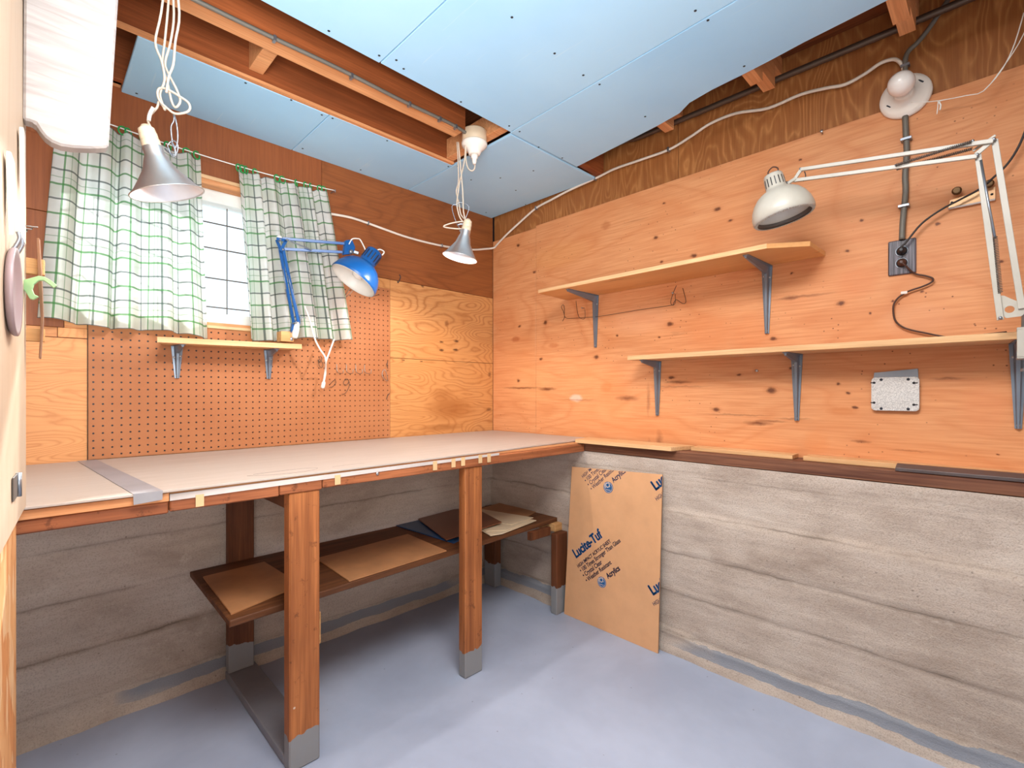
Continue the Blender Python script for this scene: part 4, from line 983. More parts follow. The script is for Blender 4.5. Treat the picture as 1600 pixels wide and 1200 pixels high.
ps.tube([(-0.06, -2.1, 1.971), (-0.06, -2.087, 1.973), (-0.06, -2.08, 1.97), (-0.06, -2.079, 1.955), (-0.06, -2.077, 1.936)], 0.0014, 6, 2)
ps.tube([(-0.06, -2.08, 1.974), (-0.06, -2.086, 1.96), (-0.06, -2.084, 1.945)], 0.0022, 6, 2)
ps.build('pull_string', M['string'], wl)

def cable(name, label, cat, pts, r, mat, staples=(), sub=5, smat='steel', axis='y', group=None):
    t = thing(name, label, cat, pts[len(pts)//2], group)
    MB().tube(pts, r, 8, sub).build('sheath', M[mat], t)
    for p in staples:
        p = Vector(p)
        if axis == 'y': box('staple', M[smat], t, -0.001-2*r-0.006, -0.0005, p.y-0.004, p.y+0.004, p.z-r*1.6, p.z+r*1.6, 0.0008)
        elif axis == 'z': box('staple', M[smat], t, -0.001-2*r-0.006, -0.0005, p.y-r*1.7, p.y+r*1.7, p.z-0.004, p.z+0.004, 0.0008)
        else: box('staple', M[smat], t, p.x-0.003, p.x+0.003, -0.001-2*r-0.004, -0.0005, p.z-r*1.6, p.z+r*1.6, 0.0008)
    return t
wc = [(-1.07, -0.009, 1.914), (-1.018, -0.009, 1.921), (-0.935, -0.009, 1.927), (-0.845, -0.009, 1.922), (-0.757, -0.009, 1.914), (-0.605, -0.009, 1.903), (-0.397, -0.009, 1.906), (-0.187, -0.009, 1.928), (-0.071, -0.009, 1.956), (-0.012, -0.022, 1.972), (-0.009, -0.045, 1.985), (-0.009, -0.124, 2.025), (-0.009, -0.257, 2.08), (-0.009, -0.373, 2.123), (-0.009, -0.477, 2.137), (-0.009, -0.611, 2.153), (-0.009, -0.775, 2.163), (-0.009, -0.888, 2.174), (-0.009, -1.028, 2.17), (-0.009, -1.172, 2.167), (-0.009, -1.276, 2.188), (-0.009, -1.359, 2.21), (-0.009, -1.463, 2.21), (-0.009, -1.582, 2.181), (-0.009, -1.692, 2.185), (-0.009, -1.773, 2.173), (-0.009, -1.831, 2.16), (-0.009, -1.886, 2.17), (-0.009, -1.93, 2.186), (-0.009, -1.964, 2.183), (-0.009, -1.982, 2.165), (-0.009, -1.992, 2.138), (-0.009, -1.995, 2.107)]
t = cable('cable', 'white cable stapled across both plywood walls up to the bare bulb', 'cable', wc, 0.0058, 'cable', [wc[13], wc[16], wc[19]])
for p in (wc[3], wc[6]): box('staple', M['steel'], t, p[0]-0.003, p[0]+0.003, -0.018, -0.0005, p[2]-0.009, p[2]+0.009, 0.0008)
box('staple', M['steel'], t, -0.02, -0.0005, -2.008, -1.984, 2.142, 2.15, 0.001)
cable('armoured_cable', 'short grey armoured cable curving up from the bare bulb lampholder to the ceiling', 'cable',
      [(-0.012, -2.10, 2.30), (-0.012, -2.055, 2.235), (-0.012, -2.025, 2.203), (-0.012, -2.006, 2.19), (-0.012, -1.997, 2.169), (-0.012, -1.996, 2.13), (-0.012, -1.996, 2.112)], 0.0075, 'conduit')
cable('armoured_cable', 'straight grey armoured cable running down from the bare bulb to the brown outlet', 'cable',
      [(-0.011, -1.996, 1.982), (-0.011, -1.998, 1.92), (-0.011, -2.0, 1.86), (-0.011, -1.996, 1.79), (-0.011, -1.997, 1.735), (-0.011, -1.99, 1.643), (-0.011, -1.988, 1.583)], 0.0085, 'conduit', [(0, -1.999, 1.905), (0, -1.993, 1.69)], axis='z')
ol = thing('outlet', 'dark ribbed brown double outlet on the right wall', 'outlet', (0, -1.987, 1.527))
MB().prism([(-0.0005, -1.951, 1.470), (-0.0005, -1.951, 1.584), (-0.0005, -2.023, 1.584), (-0.0005, -2.023, 1.470)], (-0.007, 0, 0)).build('plate', M['outlet'], ol, 0.003)
for z in (1.546, 1.507):
    MB().lathe((-0.0075, -1.987, z), (-1, 0, 0), [(0.0168, 0), (0.0172, 0.0016), (0.0150, 0.0018), (0.0148, 0.0006)], 24).build('socket_ring', M['steel'], ol)
    MB().lathe((-0.0075, -1.987, z), (-1, 0, 0), [(0.0146, 0), (0.0146, 0.0012), (0.002, 0.0014)], 20).build('socket_face', M['black'], ol)
MB().lathe((-0.0075, -1.987, 1.5265), (-1, 0, 0), [(0.0028, 0), (0.0026, 0.001), (0.001, 0.0014)], 8).build('screw', M['dark_screw'], ol)
bp = [(-0.03, -1.988, 1.555), (-0.03, -2.001, 1.568), (-0.03, -2.038, 1.617), (-0.03, -2.084, 1.649), (-0.03, -2.127, 1.668), (-0.03, -2.169, 1.687), (-0.03, -2.203, 1.716), (-0.03, -2.229, 1.744), (-0.03, -2.251, 1.786), (-0.03, -2.268, 1.84)]
bc = thing('power_cord', 'black power cord plugged in the upper socket, rising to the right edge', 'cord', bp[3])
MB().tube([(-0.03, -1.992, 1.550)]+bp+[(-0.03, -2.30, 1.95)], 0.003, 8, 4).build('cord', M['black_cord'], bc)
MB().lathe((-0.009, -1.988, 1.546), (-1, 0, 0), [(0.012, 0), (0.0125, 0.012), (0.008, 0.02), (0.004, 0.026)], 14).build('plug', M['black'], bc)
br_ = [(-0.012, -2.018, 1.468), (-0.012, -2.045, 1.455), (-0.012, -2.063, 1.444), (-0.012, -2.061, 1.432), (-0.012, -2.037, 1.421), (-0.012, -2.005, 1.412), (-0.012, -1.981, 1.397), (-0.012, -1.967, 1.375), (-0.012, -1.966, 1.344), (-0.012, -1.972, 1.318), (-0.012, -1.989, 1.298), (-0.012, -2.013, 1.285), (-0.012, -2.052, 1.271), (-0.012, -2.074, 1.263)]
rc = thing('power_cord', 'brown cord curling from the lower socket down to the lower shelf', 'cord', br_[5])
MB().tube([(-0.026, -1.989, 1.505), (-0.03, -1.996, 1.497)]+br_+[(-0.02, -2.11, 1.2525), (-0.06, -2.15, 1.2505), (-0.08, -2.20, 1.2525), (-0.10, -2.225, 1.2525)], 0.0028, 8, 4).build('cord', M['brown_cord'], rc)
MB().lathe((-0.009, -1.988, 1.507), (-1, 0, 0), [(0.012, 0), (0.0125, 0.01), (0.008, 0.017), (0.004, 0.022)], 14).build('plug', M['brown_plastic'], rc)
box('cord_tag', M['white_plastic'], rc, -0.017, -0.008, -2.002, -1.985, 1.404, 1.413)
cable('pipe', 'thin dark pipe along the top of the right wall under the joists', 'pipe', [(-0.055, -0.83, 2.262), (-0.055, -0.97, 2.262), (-0.055, -1.02, 2.2535), (-0.055, -1.10, 2.25), (-0.055, -1.6, 2.25), (-0.055, -3.2, 2.25)], 0.0115, 'pipe')

# ---------------------------------------------------------------- small things on the right wall
jp = thing('junction_cover', 'square speckled galvanised cover plate below the lower shelf', 'cover plate', (0, -1.97, 1.08))
MB().prism([(-0.0005, -1.910, 1.12), (-0.0005, -1.914, 1.151), (-0.0005, -2.027, 1.161), (-0.0005, -2.029, 1.12)], (-0.006, 0, 0)).build('box_lip', M['steel'], jp)
MB().prism([(-0.0005, -1.915, 1.035), (-0.0005, -1.915, 1.125), (-0.0005, -2.025, 1.125), (-0.0005, -2.025, 1.035)], (-0.012, 0, 0)).build('box', M['steel'], jp)
def rrect(y0, y1, z0, z1, r, n=5):
    p = []
    for cy, cz, a0 in ((y1-r, z1-r, 0), (y0+r, z1-r, 90), (y0+r, z0+r, 180), (y1-r, z0+r, 270)):
        for k in range(n+1):
            a = math.radians(a0+90*k/n); p.append((cy+r*math.cos(a), cz+r*math.sin(a)))
    return p
MB().prism([(-0.0135, y, z) for y, z in rrect(-2.032, -1.907, 1.024, 1.135, 0.012)], (-0.002, 0, 0)).build('plate', M['spangle'], jp, 0.0006)
for y, z in ((-1.934, 1.127), (-2.004, 1.127), (-1.934, 1.031), (-2.004, 1.031)):
    MB().lathe((-0.0155, y, z), (-1, 0, 0), [(0.0045, 0), (0.0042, 0.0018), (0.001, 0.0026)], 10).build('screw', M['dark_screw'], jp)
for y, z, s in ((-2.018, 1.115, 1), (-2.018, 1.045, 1), (-1.915, 1.117, -1), (-1.915, 1.05, -1)):
    MB().lathe((-0.0153, y, z), (-1, 0, 0), [(0.004, 0), (0.004, 0.0006)], 10).box(-0.0159, -0.0153, y-0.010 if s > 0 else y, y if s > 0 else y+0.010, z-0.0018, z+0.0018).build('keyhole', M['black'], jp)
hr = thing('hook_rail', 'small brass strip with two bronze knobs behind the grey lamp arm', 'hook', (0, -2.15, 1.67))
MB().prism([(-0.0005, -2.099, 1.655), (-0.0005, -2.103, 1.681), (-0.0005, -2.204, 1.694), (-0.0005, -2.204, 1.652)], (-0.004, 0, 0)).build('strip', M['brass'], hr, 0.001)
box('lip', M['strip_white'], hr, -0.012, -0.0045, -2.203, -2.100, 1.651, 1.656, 0.001)
for y in (-2.120, -2.19): MB().lathe((-0.0045, y, 1.700), (-1, 0, 0), [(0.006, 0), (0.005, 0.006), (0.011, 0.010), (0.012, 0.018), (0.008, 0.024)], 16).build('knob', M['bronze'], hr)
for y in (-2.108, -2.196): MB().lathe((-0.0045, y, 1.672), (-1, 0, 0), [(0.0035, 0), (0.001, 0.002)], 8).build('screw', M['dark_screw'], hr)
wh = thing('wire_hanger', 'long bent wire hung on two nails under the upper shelf', 'wire', (0, -0.9, 1.47))
wp = [(-0.012, -0.565, 1.465), (-0.012, -0.579, 1.487), (-0.012, -0.57, 1.519), (-0.012, -0.557, 1.541), (-0.012, -0.57, 1.553), (-0.012, -0.579, 1.532), (-0.012, -0.583, 1.483), (-0.012, -0.655, 1.472), (-0.012, -0.777, 1.465), (-0.012, -0.834, 1.465), (-0.012, -1.03, 1.47), (-0.012, -1.183, 1.471), (-0.012, -1.195, 1.478), (-0.012, -1.21, 1.493), (-0.012, -1.237, 1.473), (-0.012, -1.254, 1.479), (-0.012, -1.239, 1.539)]
MB().tube(wp, 0.0013, 6, 3).tube([(-0.02, -0.662, 1.56), (-0.02, -0.666, 1.526), (-0.02, -0.678, 1.479), (-0.02, -0.699, 1.463), (-0.02, -0.719, 1.464), (-0.02, -0.719, 1.507)], 0.0013, 6, 3).tube([(-0.02, -1.214, 1.553), (-0.02, -1.199, 1.522), (-0.02, -1.187, 1.484), (-0.02, -1.196, 1.469), (-0.02, -1.208, 1.478), (-0.02, -1.208, 1.515)], 0.0013, 6, 3).build('wire', M['wire'], wh)
for p in [(0, -0.704, 1.518), (0, -1.198, 1.522)]: MB().lathe((-0.0005, p[1], p[2]), (-1, 0, 0), [(0.0012, 0), (0.0012, 0.024), (0.0042, 0.0242), (0.0042, 0.026), (0.001, 0.027)], 10).build('nail', M['screw'], wh)
for p, lb in (((0, -1.763, 2.017), 'lone bright nail left of the grey armoured cable near the plywood seam'), ((0, -1.544, 1.168), 'single bent nail below the lower shelf between its first two brackets')):
    n = MB().lathe((-0.0005, p[1], p[2]), (-1, 0, 0.1), [(0.0015, 0), (0.0015, 0.018), (0.0055, 0.0182), (0.0055, 0.0205), (0.001, 0.0215)], 12).build('nail', M['screw'])
    tag(n, lb, 'nail')

# ---------------------------------------------------------------- offcuts lying on the sill
o = MB().prism([(-0.172, -0.774, 0.8425), (-0.028, -0.748, 0.8425), (-0.028, -1.300, 0.8425), (-0.162, -1.262, 0.8425)], (0, 0, 0.017)).build('pine_offcut', M['pine'], None, 0.001)
tag(o, 'widest pine offcut board lying on the sill by the bench end', 'board')
o = MB().box(-0.075, -0.003, -1.685, -1.305, 0.8425, 0.858).build('pine_batten', M['pine'], None, 0.001)
tag(o, 'pine batten on the sill right of the wide offcut board', 'batten')
o = MB().box(-0.080, -0.003, -2.45, -1.72, 0.8425, 0.858).build('pine_batten', M['pine'], None, 0.001)
tag(o, 'long pine batten on the sill running behind the dark metal strip', 'batten')
o = MB().prism([(-0.132, -1.985, 0.8425), (-0.132, -1.985, 0.852), (-0.10, -1.985, 0.862), (-0.084, -1.985, 0.862), (-0.084, -1.985, 0.8425)], (0, -0.5, 0)).build('metal_strip', M['slate'], None, 0.001)
tag(o, 'dark grey metal strip on the sill at the right edge', 'strip')

# ---------------------------------------------------------------- grey spring-arm lamp clamped to the lower shelf
gl = thing('desk_lamp', 'old grey spring-arm desk lamp clamped to the lower right shelf', 'lamp', (-0.2, -2.24, 1.247))
GX = -0.21
def gp(p, x=None): return Vector(p)
b1 = (-0.21, -2.171, 1.728); b2 = (-0.21, -2.214, 1.276); b3 = (-0.21, -2.203, 1.755); b4 = (-0.21, -2.253, 1.301)
side = (0, 1, 0)
def gbar(name, a, b, w=0.0135, t=0.0085): MB().bar(a, b, w, t, (Vector(b)-Vector(a)).cross(Vector((1, 0, 0)))).build(name, M['grey_enamel'], gl, 0.0008)
gbar('lower_arm', b1, b2); gbar('lower_arm', b3, b4)
a1 = (-0.222, -2.17, 1.719); a2 = (-0.222, -1.728, 1.791); a3 = (-0.222, -2.201, 1.749); a4 = (-0.222, -1.749, 1.821)
gbar('upper_arm', a1, a2, 0.011); gbar('upper_arm', a3, a4, 0.011)
gbar('elbow_link', (-0.216, -2.167, 1.726), (-0.216, -2.204, 1.757), 0.011, 0.005)
gbar('elbow_link', (-0.205, -2.161, 1.742), (-0.205, -2.205, 1.769), 0.006, 0.004)
gbar('head_link', (-0.222, -1.728, 1.789), (-0.222, -1.753, 1.824), 0.010, 0.006)
gbar('head_link', (-0.225, -1.735, 1.795), (-0.24, -1.706, 1.776), 0.010, 0.006)
for p in [(-0.216, -2.17, 1.723), (-0.216, -2.202, 1.753), (-0.216, -2.161, 1.763), (-0.216, -1.997, 1.751), (-0.216, -1.729, 1.795), (-0.216, -1.749, 1.823), (-0.216, -2.214, 1.28), (-0.216, -1.711, 1.79)]:
    MB().lathe(Vector(p)+Vector((0.012, 0, 0)), (-1, 0, 0), [(0.004, 0), (0.0042, 0.02), (0.003, 0.022), (0.001, 0.023)], 10).build('pivot_screw', M['steel'], gl)
for q, x in (((0, 0), -0.232), ((0, 4), -0.210)):
    s0 = (-0.222, -1.998, 1.749); s1 = (-0.222, -2.16, 1.759)
    MB().helix((x, s0[1], s0[2]-0.004*q[1]/4), (x, s1[1], s1[2]-0.012*q[1]/4), 0.0036, 0.0012, 44, 4, 8).build('spring', M['dark_grey'], gl)
MB().tube([(-0.214, -2.177, 1.709), (-0.214, -2.192, 1.585), (-0.214, -2.204, 1.493)], 0.003, 8, 1).build('spring_rod', M['steel'], gl)
MB().helix((-0.214, -2.204, 1.497), (-0.214, -2.214, 1.346), 0.0042, 0.0014, 34, 4, 8).build('spring', M['dark_grey'], gl)
# base plate with its round hole, post and clamp
ctr = (-0.21, -2.231, 1.302)
outer = [(-0.206, -2.215, 1.344), (-0.206, -2.23, 1.332), (-0.206, -2.254, 1.315), (-0.206, -2.261, 1.294), (-0.206, -2.253, 1.282), (-0.206, -2.224, 1.28), (-0.206, -2.216, 1.293), (-0.206, -2.215, 1.318)]
hole = [(ctr[1]+0.0095*math.cos(2*PI*k/16), ctr[2]+0.0095*math.sin(2*PI*k/16)) for k in range(16)]
pl = MB()
def radial(c, polys, a):      # point of the outline in direction a from the hole centre
    d = (math.cos(a), math.sin(a)); best = None
    n = len(polys)
    for i in range(n):
        p = polys[i]; q = polys[(i+1) % n]
        ex, ez = q[1]-p[1], q[2]-p[2]; den = d[0]*ez-d[1]*ex
        if abs(den) < 1e-12: continue
        s = ((p[1]-c[1])*ez-(p[2]-c[2])*ex)/den; w = ((p[1]-c[1])*d[1]-(p[2]-c[2])*d[0])/den
        if s > 0 and -1e-9 <= w <= 1+1e-9 and (best is None or s < best): best = s
    best = best or 0.02
    return (c[1]+d[0]*best, c[2]+d[1]*best)
n = 48
for x in (-0.2085, -0.2045):
    for k in range(n):
        a, b = 2*PI*k/n, 2*PI*(k+1)/n
        pa, pb = radial(ctr, outer, a), radial(ctr, outer, b)
        r = 0.0092
        pl.add([(x, ctr[1]+r*math.cos(a), ctr[2]+r*math.sin(a)), (x, *pa), (x, *pb), (x, ctr[1]+r*math.cos(b), ctr[2]+r*math.sin(b))], [(0, 1, 2, 3)])
for k in range(n):
    a, b = 2*PI*k/n, 2*PI*(k+1)/n
    for f in (lambda w: (ctr[1]+0.0092*math.cos(w), ctr[2]+0.0092*math.sin(w)), lambda w: radial(ctr, outer, w)):
        p, q = f(a), f(b); pl.add([(-0.2085, *p), (-0.2085, *q), (-0.2045, *q), (-0.2045, *p)], [(0, 1, 2, 3)])
pl.build('base_plate', M['grey_enamel'], gl)
cx = -2.262
MB().lathe((-0.195, cx, 1.235), (0, 0, 1), [(0.010, 0), (0.010, 0.06), (0.014, 0.062), (0.014, 0.075), (0.006, 0.076)], 16).build('clamp_post', M['steel'], gl)
MB().box(-0.215, -0.12, cx-0.018, cx+0.018, 1.2475, 1.253).box(-0.215, -0.207, cx-0.018, cx+0.018, 1.175, 1.2475).box(-0.215, -0.14, cx-0.018, cx+0.018, 1.172, 1.178).build('clamp', M['grey_enamel'], gl, 0.001)
MB().lathe((-0.165, cx, 1.14), (0, 0, 1), [(0.011, 0), (0.011, 0.008), (0.004, 0.010), (0.004, 0.07), (0.010, 0.072), (0.010, 0.0865)], 12).build('clamp_screw', M['steel'], gl)
# head
rimc = Vector((-0.262, -1.711, 1.662)); axd = (Rv*0.20+Fv*-0.10+Vector((0, 0, -1))).normalized()
def head(t, rim, axd, prof, mat, inside, seg=48):
    o = [(r, -h) for r, h in prof]
    MB().lathe(rim, axd, o, seg, False, True).build('shade', M[mat], t)
    i = [(max(r-0.0018, 0.001), -h+0.0008) for r, h in prof if h < 0.125]
    MB().lathe(rim, axd, i, seg, False, True).build('reflector', M[inside], t)
head(gl, rimc, axd, [(0.090, 0), (0.0925, 0.004), (0.0925, 0.020), (0.088, 0.040), (0.079, 0.060), (0.065, 0.078), (0.049, 0.090), (0.034, 0.098), (0.031, 0.104), (0.029, 0.146), (0.026, 0.151)], 'grey_enamel', 'lamp_white')
MB().lathe(rimc, axd, [(0.0895, -0.003), (0.0895, -0.001), (0.080, -0.004), (0.079, -0.014)], 48, False, False).build('baffle_ring', M['dark_grey'], gl)
rb = MB(); aa = axd.cross(Vector((0, 0, 1))).normalized(); bb = axd.cross(aa)
for k in range(72):
    w = 2*PI*k/72; d = aa*math.cos(w)+bb*math.sin(w)
    rb.bar(rimc+d*0.0805+axd*0.0032, rimc+d*0.0885+axd*0.0018, 0.0025, 0.0015, axd.cross(d))
stuff(rb.build('baffle_ribs', M['grey_enamel'], gl))
for k in range(16):
    w = 2*PI*k/16; d = aa*math.cos(w)+bb*math.sin(w)
    MB().bar(rimc-axd*0.108+d*0.0306, rimc-axd*0.136+d*0.0296, 0.003, 0.001, axd.cross(d)).build('vent_slot', M['black'], gl)
MB().lathe(rimc-axd*0.118+Rv*0.028, Rv*1.0, [(0.009, 0), (0.009, 0.008), (0.006, 0.010)], 12).build('pivot_knob', M['steel'], gl)
top = rimc-axd*0.151
MB().tube([top+Vector((0, 0.012, -0.002)), top+Vector((0, 0.014, 0.014)), top+Vector((0, 0.0, 0.026)), top+Vector((0, -0.016, 0.016)), top+Vector((0, -0.012, -0.004))], 0.0022, 6, 4).build('cord_loop', M['brown_cord'], gl)
MB().tube([(-0.224, -1.761, 1.81), (-0.224, -1.764, 1.798), (-0.224, -1.763, 1.788), (-0.224, -1.757, 1.78)], 0.0016, 6, 3).build('cord_loop', M['black_cord'], gl)

# ---------------------------------------------------------------- blue spring-arm lamp clamped to the window shelf
bl = thing('desk_lamp', 'bright blue spring-arm desk lamp clamped to the window shelf', 'lamp', (-1.235, -0.12, 1.288))
def bbar(name, a, b, w=0.011, t=0.008, mat='blue'): return MB().bar(a, b, w, t, (Vector(b)-Vector(a)).cross(Vector((0, 1, 0)))).build(name, M[mat], bl, 0.0008)
e1 = (-1.298, -0.14, 1.665); e2 = (-1.308, -0.14, 1.7)
bbar('lower_arm', (-1.249, -0.132, 1.372), (-1.307, -0.138, 1.674)); bbar('lower_arm', (-1.236, -0.148, 1.379), (-1.298, -0.148, 1.674))
bbar('upper_arm', (-1.299, -0.145, 1.714), (-1.053, -0.2, 1.734)); bbar('upper_arm', (-1.292, -0.145, 1.673), (-1.068, -0.2, 1.694))
for p, q in (((-1.318, -0.135, 1.707), (-1.298, -0.135, 1.661)), ((-1.325, -0.155, 1.706), (-1.288, -0.155, 1.706)), ((-1.31, -0.155, 1.66), (-1.288, -0.155, 1.706))): bbar('elbow_link', p, q, 0.012, 0.004)
MB().helix((-1.289, -0.158, 1.71), (-1.192, -0.178, 1.682), 0.003, 0.0011, 32, 4, 8).build('spring', M['steel'], bl)
MB().helix((-1.281, -0.128, 1.512), (-1.249, -0.126, 1.394), 0.003, 0.0011, 34, 4, 8).build('spring', M['steel'], bl)
MB().helix((-1.263, -0.15, 1.511), (-1.226, -0.148, 1.388), 0.003, 0.0011, 34, 4, 8).build('spring', M['steel'], bl)
MB().tube([(-1.295, -0.14, 1.592), (-1.282, -0.14, 1.51)], 0.0015, 6, 1).tube([(-1.279, -0.152, 1.567), (-1.264, -0.152, 1.511)], 0.0015, 6, 1).build('spring_rod', M['steel'], bl)
for p in [(-1.311, -0.142, 1.704), (-1.301, -0.142, 1.667), (-1.283, -0.142, 1.71), (-1.25, -0.142, 1.373)]: MB().lathe(Vector(p)+Vector((0, 0.02, 0)), (0, -1, 0), [(0.0045, 0), (0.0045, 0.036), (0.002, 0.039)], 10).build('pivot_screw', M['steel'], bl)
MB().lathe((-1.307, -0.13, 1.715), (0, -1, 0.2), [(0.011, 0), (0.012, 0.006), (0.009, 0.014), (0.003, 0.016)], 18).build('elbow_cap', M['lamp_white'], bl)
hb = MB().prism([(-1.067, -0.192, 1.682), (-1.058, -0.192, 1.746), (-1.029, -0.192, 1.755), (-1.014, -0.192, 1.724), (-1.023, -0.192, 1.694)], (0, -0.02, 0)).build('head_bracket', M['blue'], bl, 0.001)
MB().lathe((-1.036, -0.212, 1.699), (0.1, -1, 0), [(0.010, 0), (0.010, 0.008), (0.006, 0.012)], 12).build('wing_nut', M['steel'], bl)
bbar('head_bracket', (-1.033, -0.2, 1.707), (-1.001, -0.215, 1.699), 0.012, 0.01, 'steel')
rb_ = Vector((-1.043, -0.25, 1.565)); axb = (Rv*-0.47+Vector((-0.30, -0.30, 0))*0.75+Vector((0, 0, -0.84))).normalized()
head(bl, rb_, axb, [(0.1035, 0), (0.1055, 0.003), (0.1045, 0.012), (0.098, 0.036), (0.086, 0.060), (0.068, 0.082), (0.05, 0.094), (0.0375, 0.100), (0.036, 0.104), (0.0365, 0.165), (0.030, 0.172), (0.02, 0.174)], 'blue', 'lamp_white')
aa = axb.cross(Vector((0, 0, 1))).normalized(); bb = axb.cross(aa)
for k in range(14):
    w = 2*PI*k/14; d = aa*math.cos(w)+bb*math.sin(w)
    MB().bar(rb_-axb*0.115+d*0.0368, rb_-axb*0.155+d*0.0372, 0.004, 0.0012, axb.cross(d)).build('vent_slot', M['black'], bl)
MB().lathe(rb_-axb*0.02, axb, [(0.012, -0.07), (0.014, -0.055), (0.022, -0.035), (0.026, -0.02), (0.022, -0.006), (0.008, 0.001), (0.001, 0.002)], 18).build('bulb', M['bulb_off'], bl)
MB().tube([(-1.044, -0.21, 1.731), (-1.029, -0.21, 1.757), (-1.005, -0.21, 1.765), (-0.987, -0.21, 1.76)]+[tuple(rb_-axb*0.16+Rv*-0.03)], 0.003, 7, 4).build('cord', M['white_plastic'], bl)
MB().tube([tuple(rb_-axb*0.173), tuple(rb_-axb*0.185+Rv*0.012), tuple(rb_-axb*0.17+Rv*0.04), tuple(rb_-axb*0.15+Rv*0.042)], 0.003, 7, 4).build('cord', M['white_plastic'], bl)
MB().lathe((-1.242, -0.128, 1.324), (0.12, 0, 1), [(0.009, -0.012), (0.013, 0.0), (0.0145, 0.03), (0.012, 0.05), (0.008, 0.062), (0.004, 0.066)], 14).build('clamp_body', M['white_plastic'], bl)
MB().prism([(-1.26, -0.135, 1.333), (-1.255, -0.135, 1.373), (-1.231, -0.135, 1.397), (-1.221, -0.135, 1.412), (-1.223, -0.135, 1.377), (-1.231, -0.135, 1.346), (-1.239, -0.135, 1.367)], (0, 0.02, 0)).build('clamp_jaw', M['blue'], bl, 0.001)
MB().lathe((-1.254, -0.118, 1.351), (0, 0, -1), [(0.006, 0), (0.006, 0.035), (0.009, 0.036), (0.009, 0.05)], 10).build('clamp_post', M['steel'], bl)
MB().tube([(-1.228, -0.14, 1.397), (-1.212, -0.14, 1.402), (-1.201, -0.14, 1.4)], 0.002, 6, 1).build('clamp_handle', M['steel'], bl)
o = MB().prism([(-1.297, -0.125, 1.296), (-1.297, -0.125, 1.338), (-1.246, -0.125, 1.34), (-1.246, -0.125, 1.297)], (0, 0.05, 0)).build('wood_block', M['block'], None, 0.001)
tag(o, 'small square wood block on the window shelf beside the blue lamp clamp', 'block')
pc = thing('lamp_cord', 'white forked lamp cord hanging below the right curtain over the pegboard', 'cord', (-1.08, -0.06, 1.2))
MB().tube([(-1.194, -0.108, 1.457), (-1.172, -0.108, 1.398), (-1.161, -0.108, 1.355), (-1.147, -0.108, 1.311), (-1.127, -0.108, 1.274), (-1.107, -0.108, 1.246), (-1.102, -0.108, 1.224)]+[(-1.076, -0.05, 1.181), (-1.082, -0.05, 1.146), (-1.088, -0.05, 1.117)], 0.0038, 8, 4).tube([(-1.063, -0.108, 1.323), (-1.072, -0.108, 1.3), (-1.087, -0.108, 1.259), (-1.099, -0.108, 1.224)]+[(-1.079, -0.05, 1.181), (-1.088, -0.05, 1.123)], 0.0038, 8, 4).build('cord', M['white_plastic'], pc)
MB().lathe((-1.085, -0.05, 1.134), (-0.2, 0, -1), [(0.006, 0), (0.0085, 0.006), (0.009, 0.026), (0.006, 0.032)], 12).build('plug', M['white_plastic'], pc)

# ---------------------------------------------------------------- hooks on the pegboard and beside it
def hook(pts, label, r=0.0017, mat='pegwire', group=None):
    o = MB().tube(pts, r, 6, 3).build('peg_hook', M[mat]); return tag(o, label, 'hook', group)
def pegh(x, z, l, label):
    return hook([(x, -0.0045, z), (x, -0.008, z), (x, -0.0085, z-0.012), (x+0.001, -0.009, z-0.03), (x+0.003, -0.02, z-0.04), (x+0.012, -0.045, z-0.042), (x+0.012+l*0.2, -0.05, z-0.03), (x+0.013+l*0.2, -0.051, z-0.026+l)], label)
pegh(-1.005, 1.216, 0.0, 'first thin peg hook right of the hanging white cord')
pegh(-0.957, 1.217, 0.004, 'second thin peg hook right of the hanging white cord')
pegh(-0.909, 1.218, 0.005, 'third thin peg hook right of the hanging white cord')
pegh(-0.863, 1.219, 0.003, 'fourth thin peg hook right of the hanging white cord')
hook([(-0.76, -0.015, 1.202), (-0.771, -0.015, 1.179), (-0.76, -0.015, 1.153), (-0.738, -0.015, 1.144)]+[(-0.754, -0.03, 1.179), (-0.765, -0.03, 1.201)], 'bent V shaped peg hook at the right edge of the pegboard')
hook([(-0.736, -0.012, 1.248), (-0.74, -0.012, 1.225), (-0.736, -0.012, 1.206), (-0.744, -0.012, 1.232)], 'short upright peg hook above the V shaped one', 0.0014, 'wire')
hook([(-0.736, -0.012, 1.075), (-0.744, -0.012, 1.049), (-0.736, -0.012, 1.069), (-0.725, -0.012, 1.082)], 'lowest little peg hook by the pegboard right edge', 0.0014, 'wire')
hook([(-1.086, -0.012, 1.253), (-1.077, -0.012, 1.241), (-1.086, -0.012, 1.223), (-1.095, -0.012, 1.235), (-1.089, -0.012, 1.206), (-1.077, -0.012, 1.2), (-1.074, -0.012, 1.218), (-1.092, -0.012, 1.241)], 'small S hook left of the hanging white cord', 0.0014, 'wire')
hook([(-0.963, -0.012, 1.149), (-0.947, -0.012, 1.143), (-0.953, -0.012, 1.125), (-0.969, -0.012, 1.119), (-0.972, -0.012, 1.137), (-0.953, -0.012, 1.149), (-0.943, -0.012, 1.119), (-0.963, -0.012, 1.082), (-0.982, -0.012, 1.076)], 'curled loose wire loop under the row of peg hooks', 0.0012, 'wire')
hook([(-1.038, -0.012, 1.124), (-1.02, -0.012, 1.142), (-1.01, -0.012, 1.133), (-1.026, -0.012, 1.112), (-1.044, -0.012, 1.109)], 'small wire ring on the pegboard just right of the cord plug', 0.0012, 'wire')
hook([(-0.937, -0.012, 1.593), (-0.956, -0.012, 1.56), (-0.969, -0.012, 1.534)]+[(-0.951, -0.04, 1.557), (-0.938, -0.04, 1.577)], 'bent peg hook just beneath the blue lamp shade', 0.0014, 'pegwire')
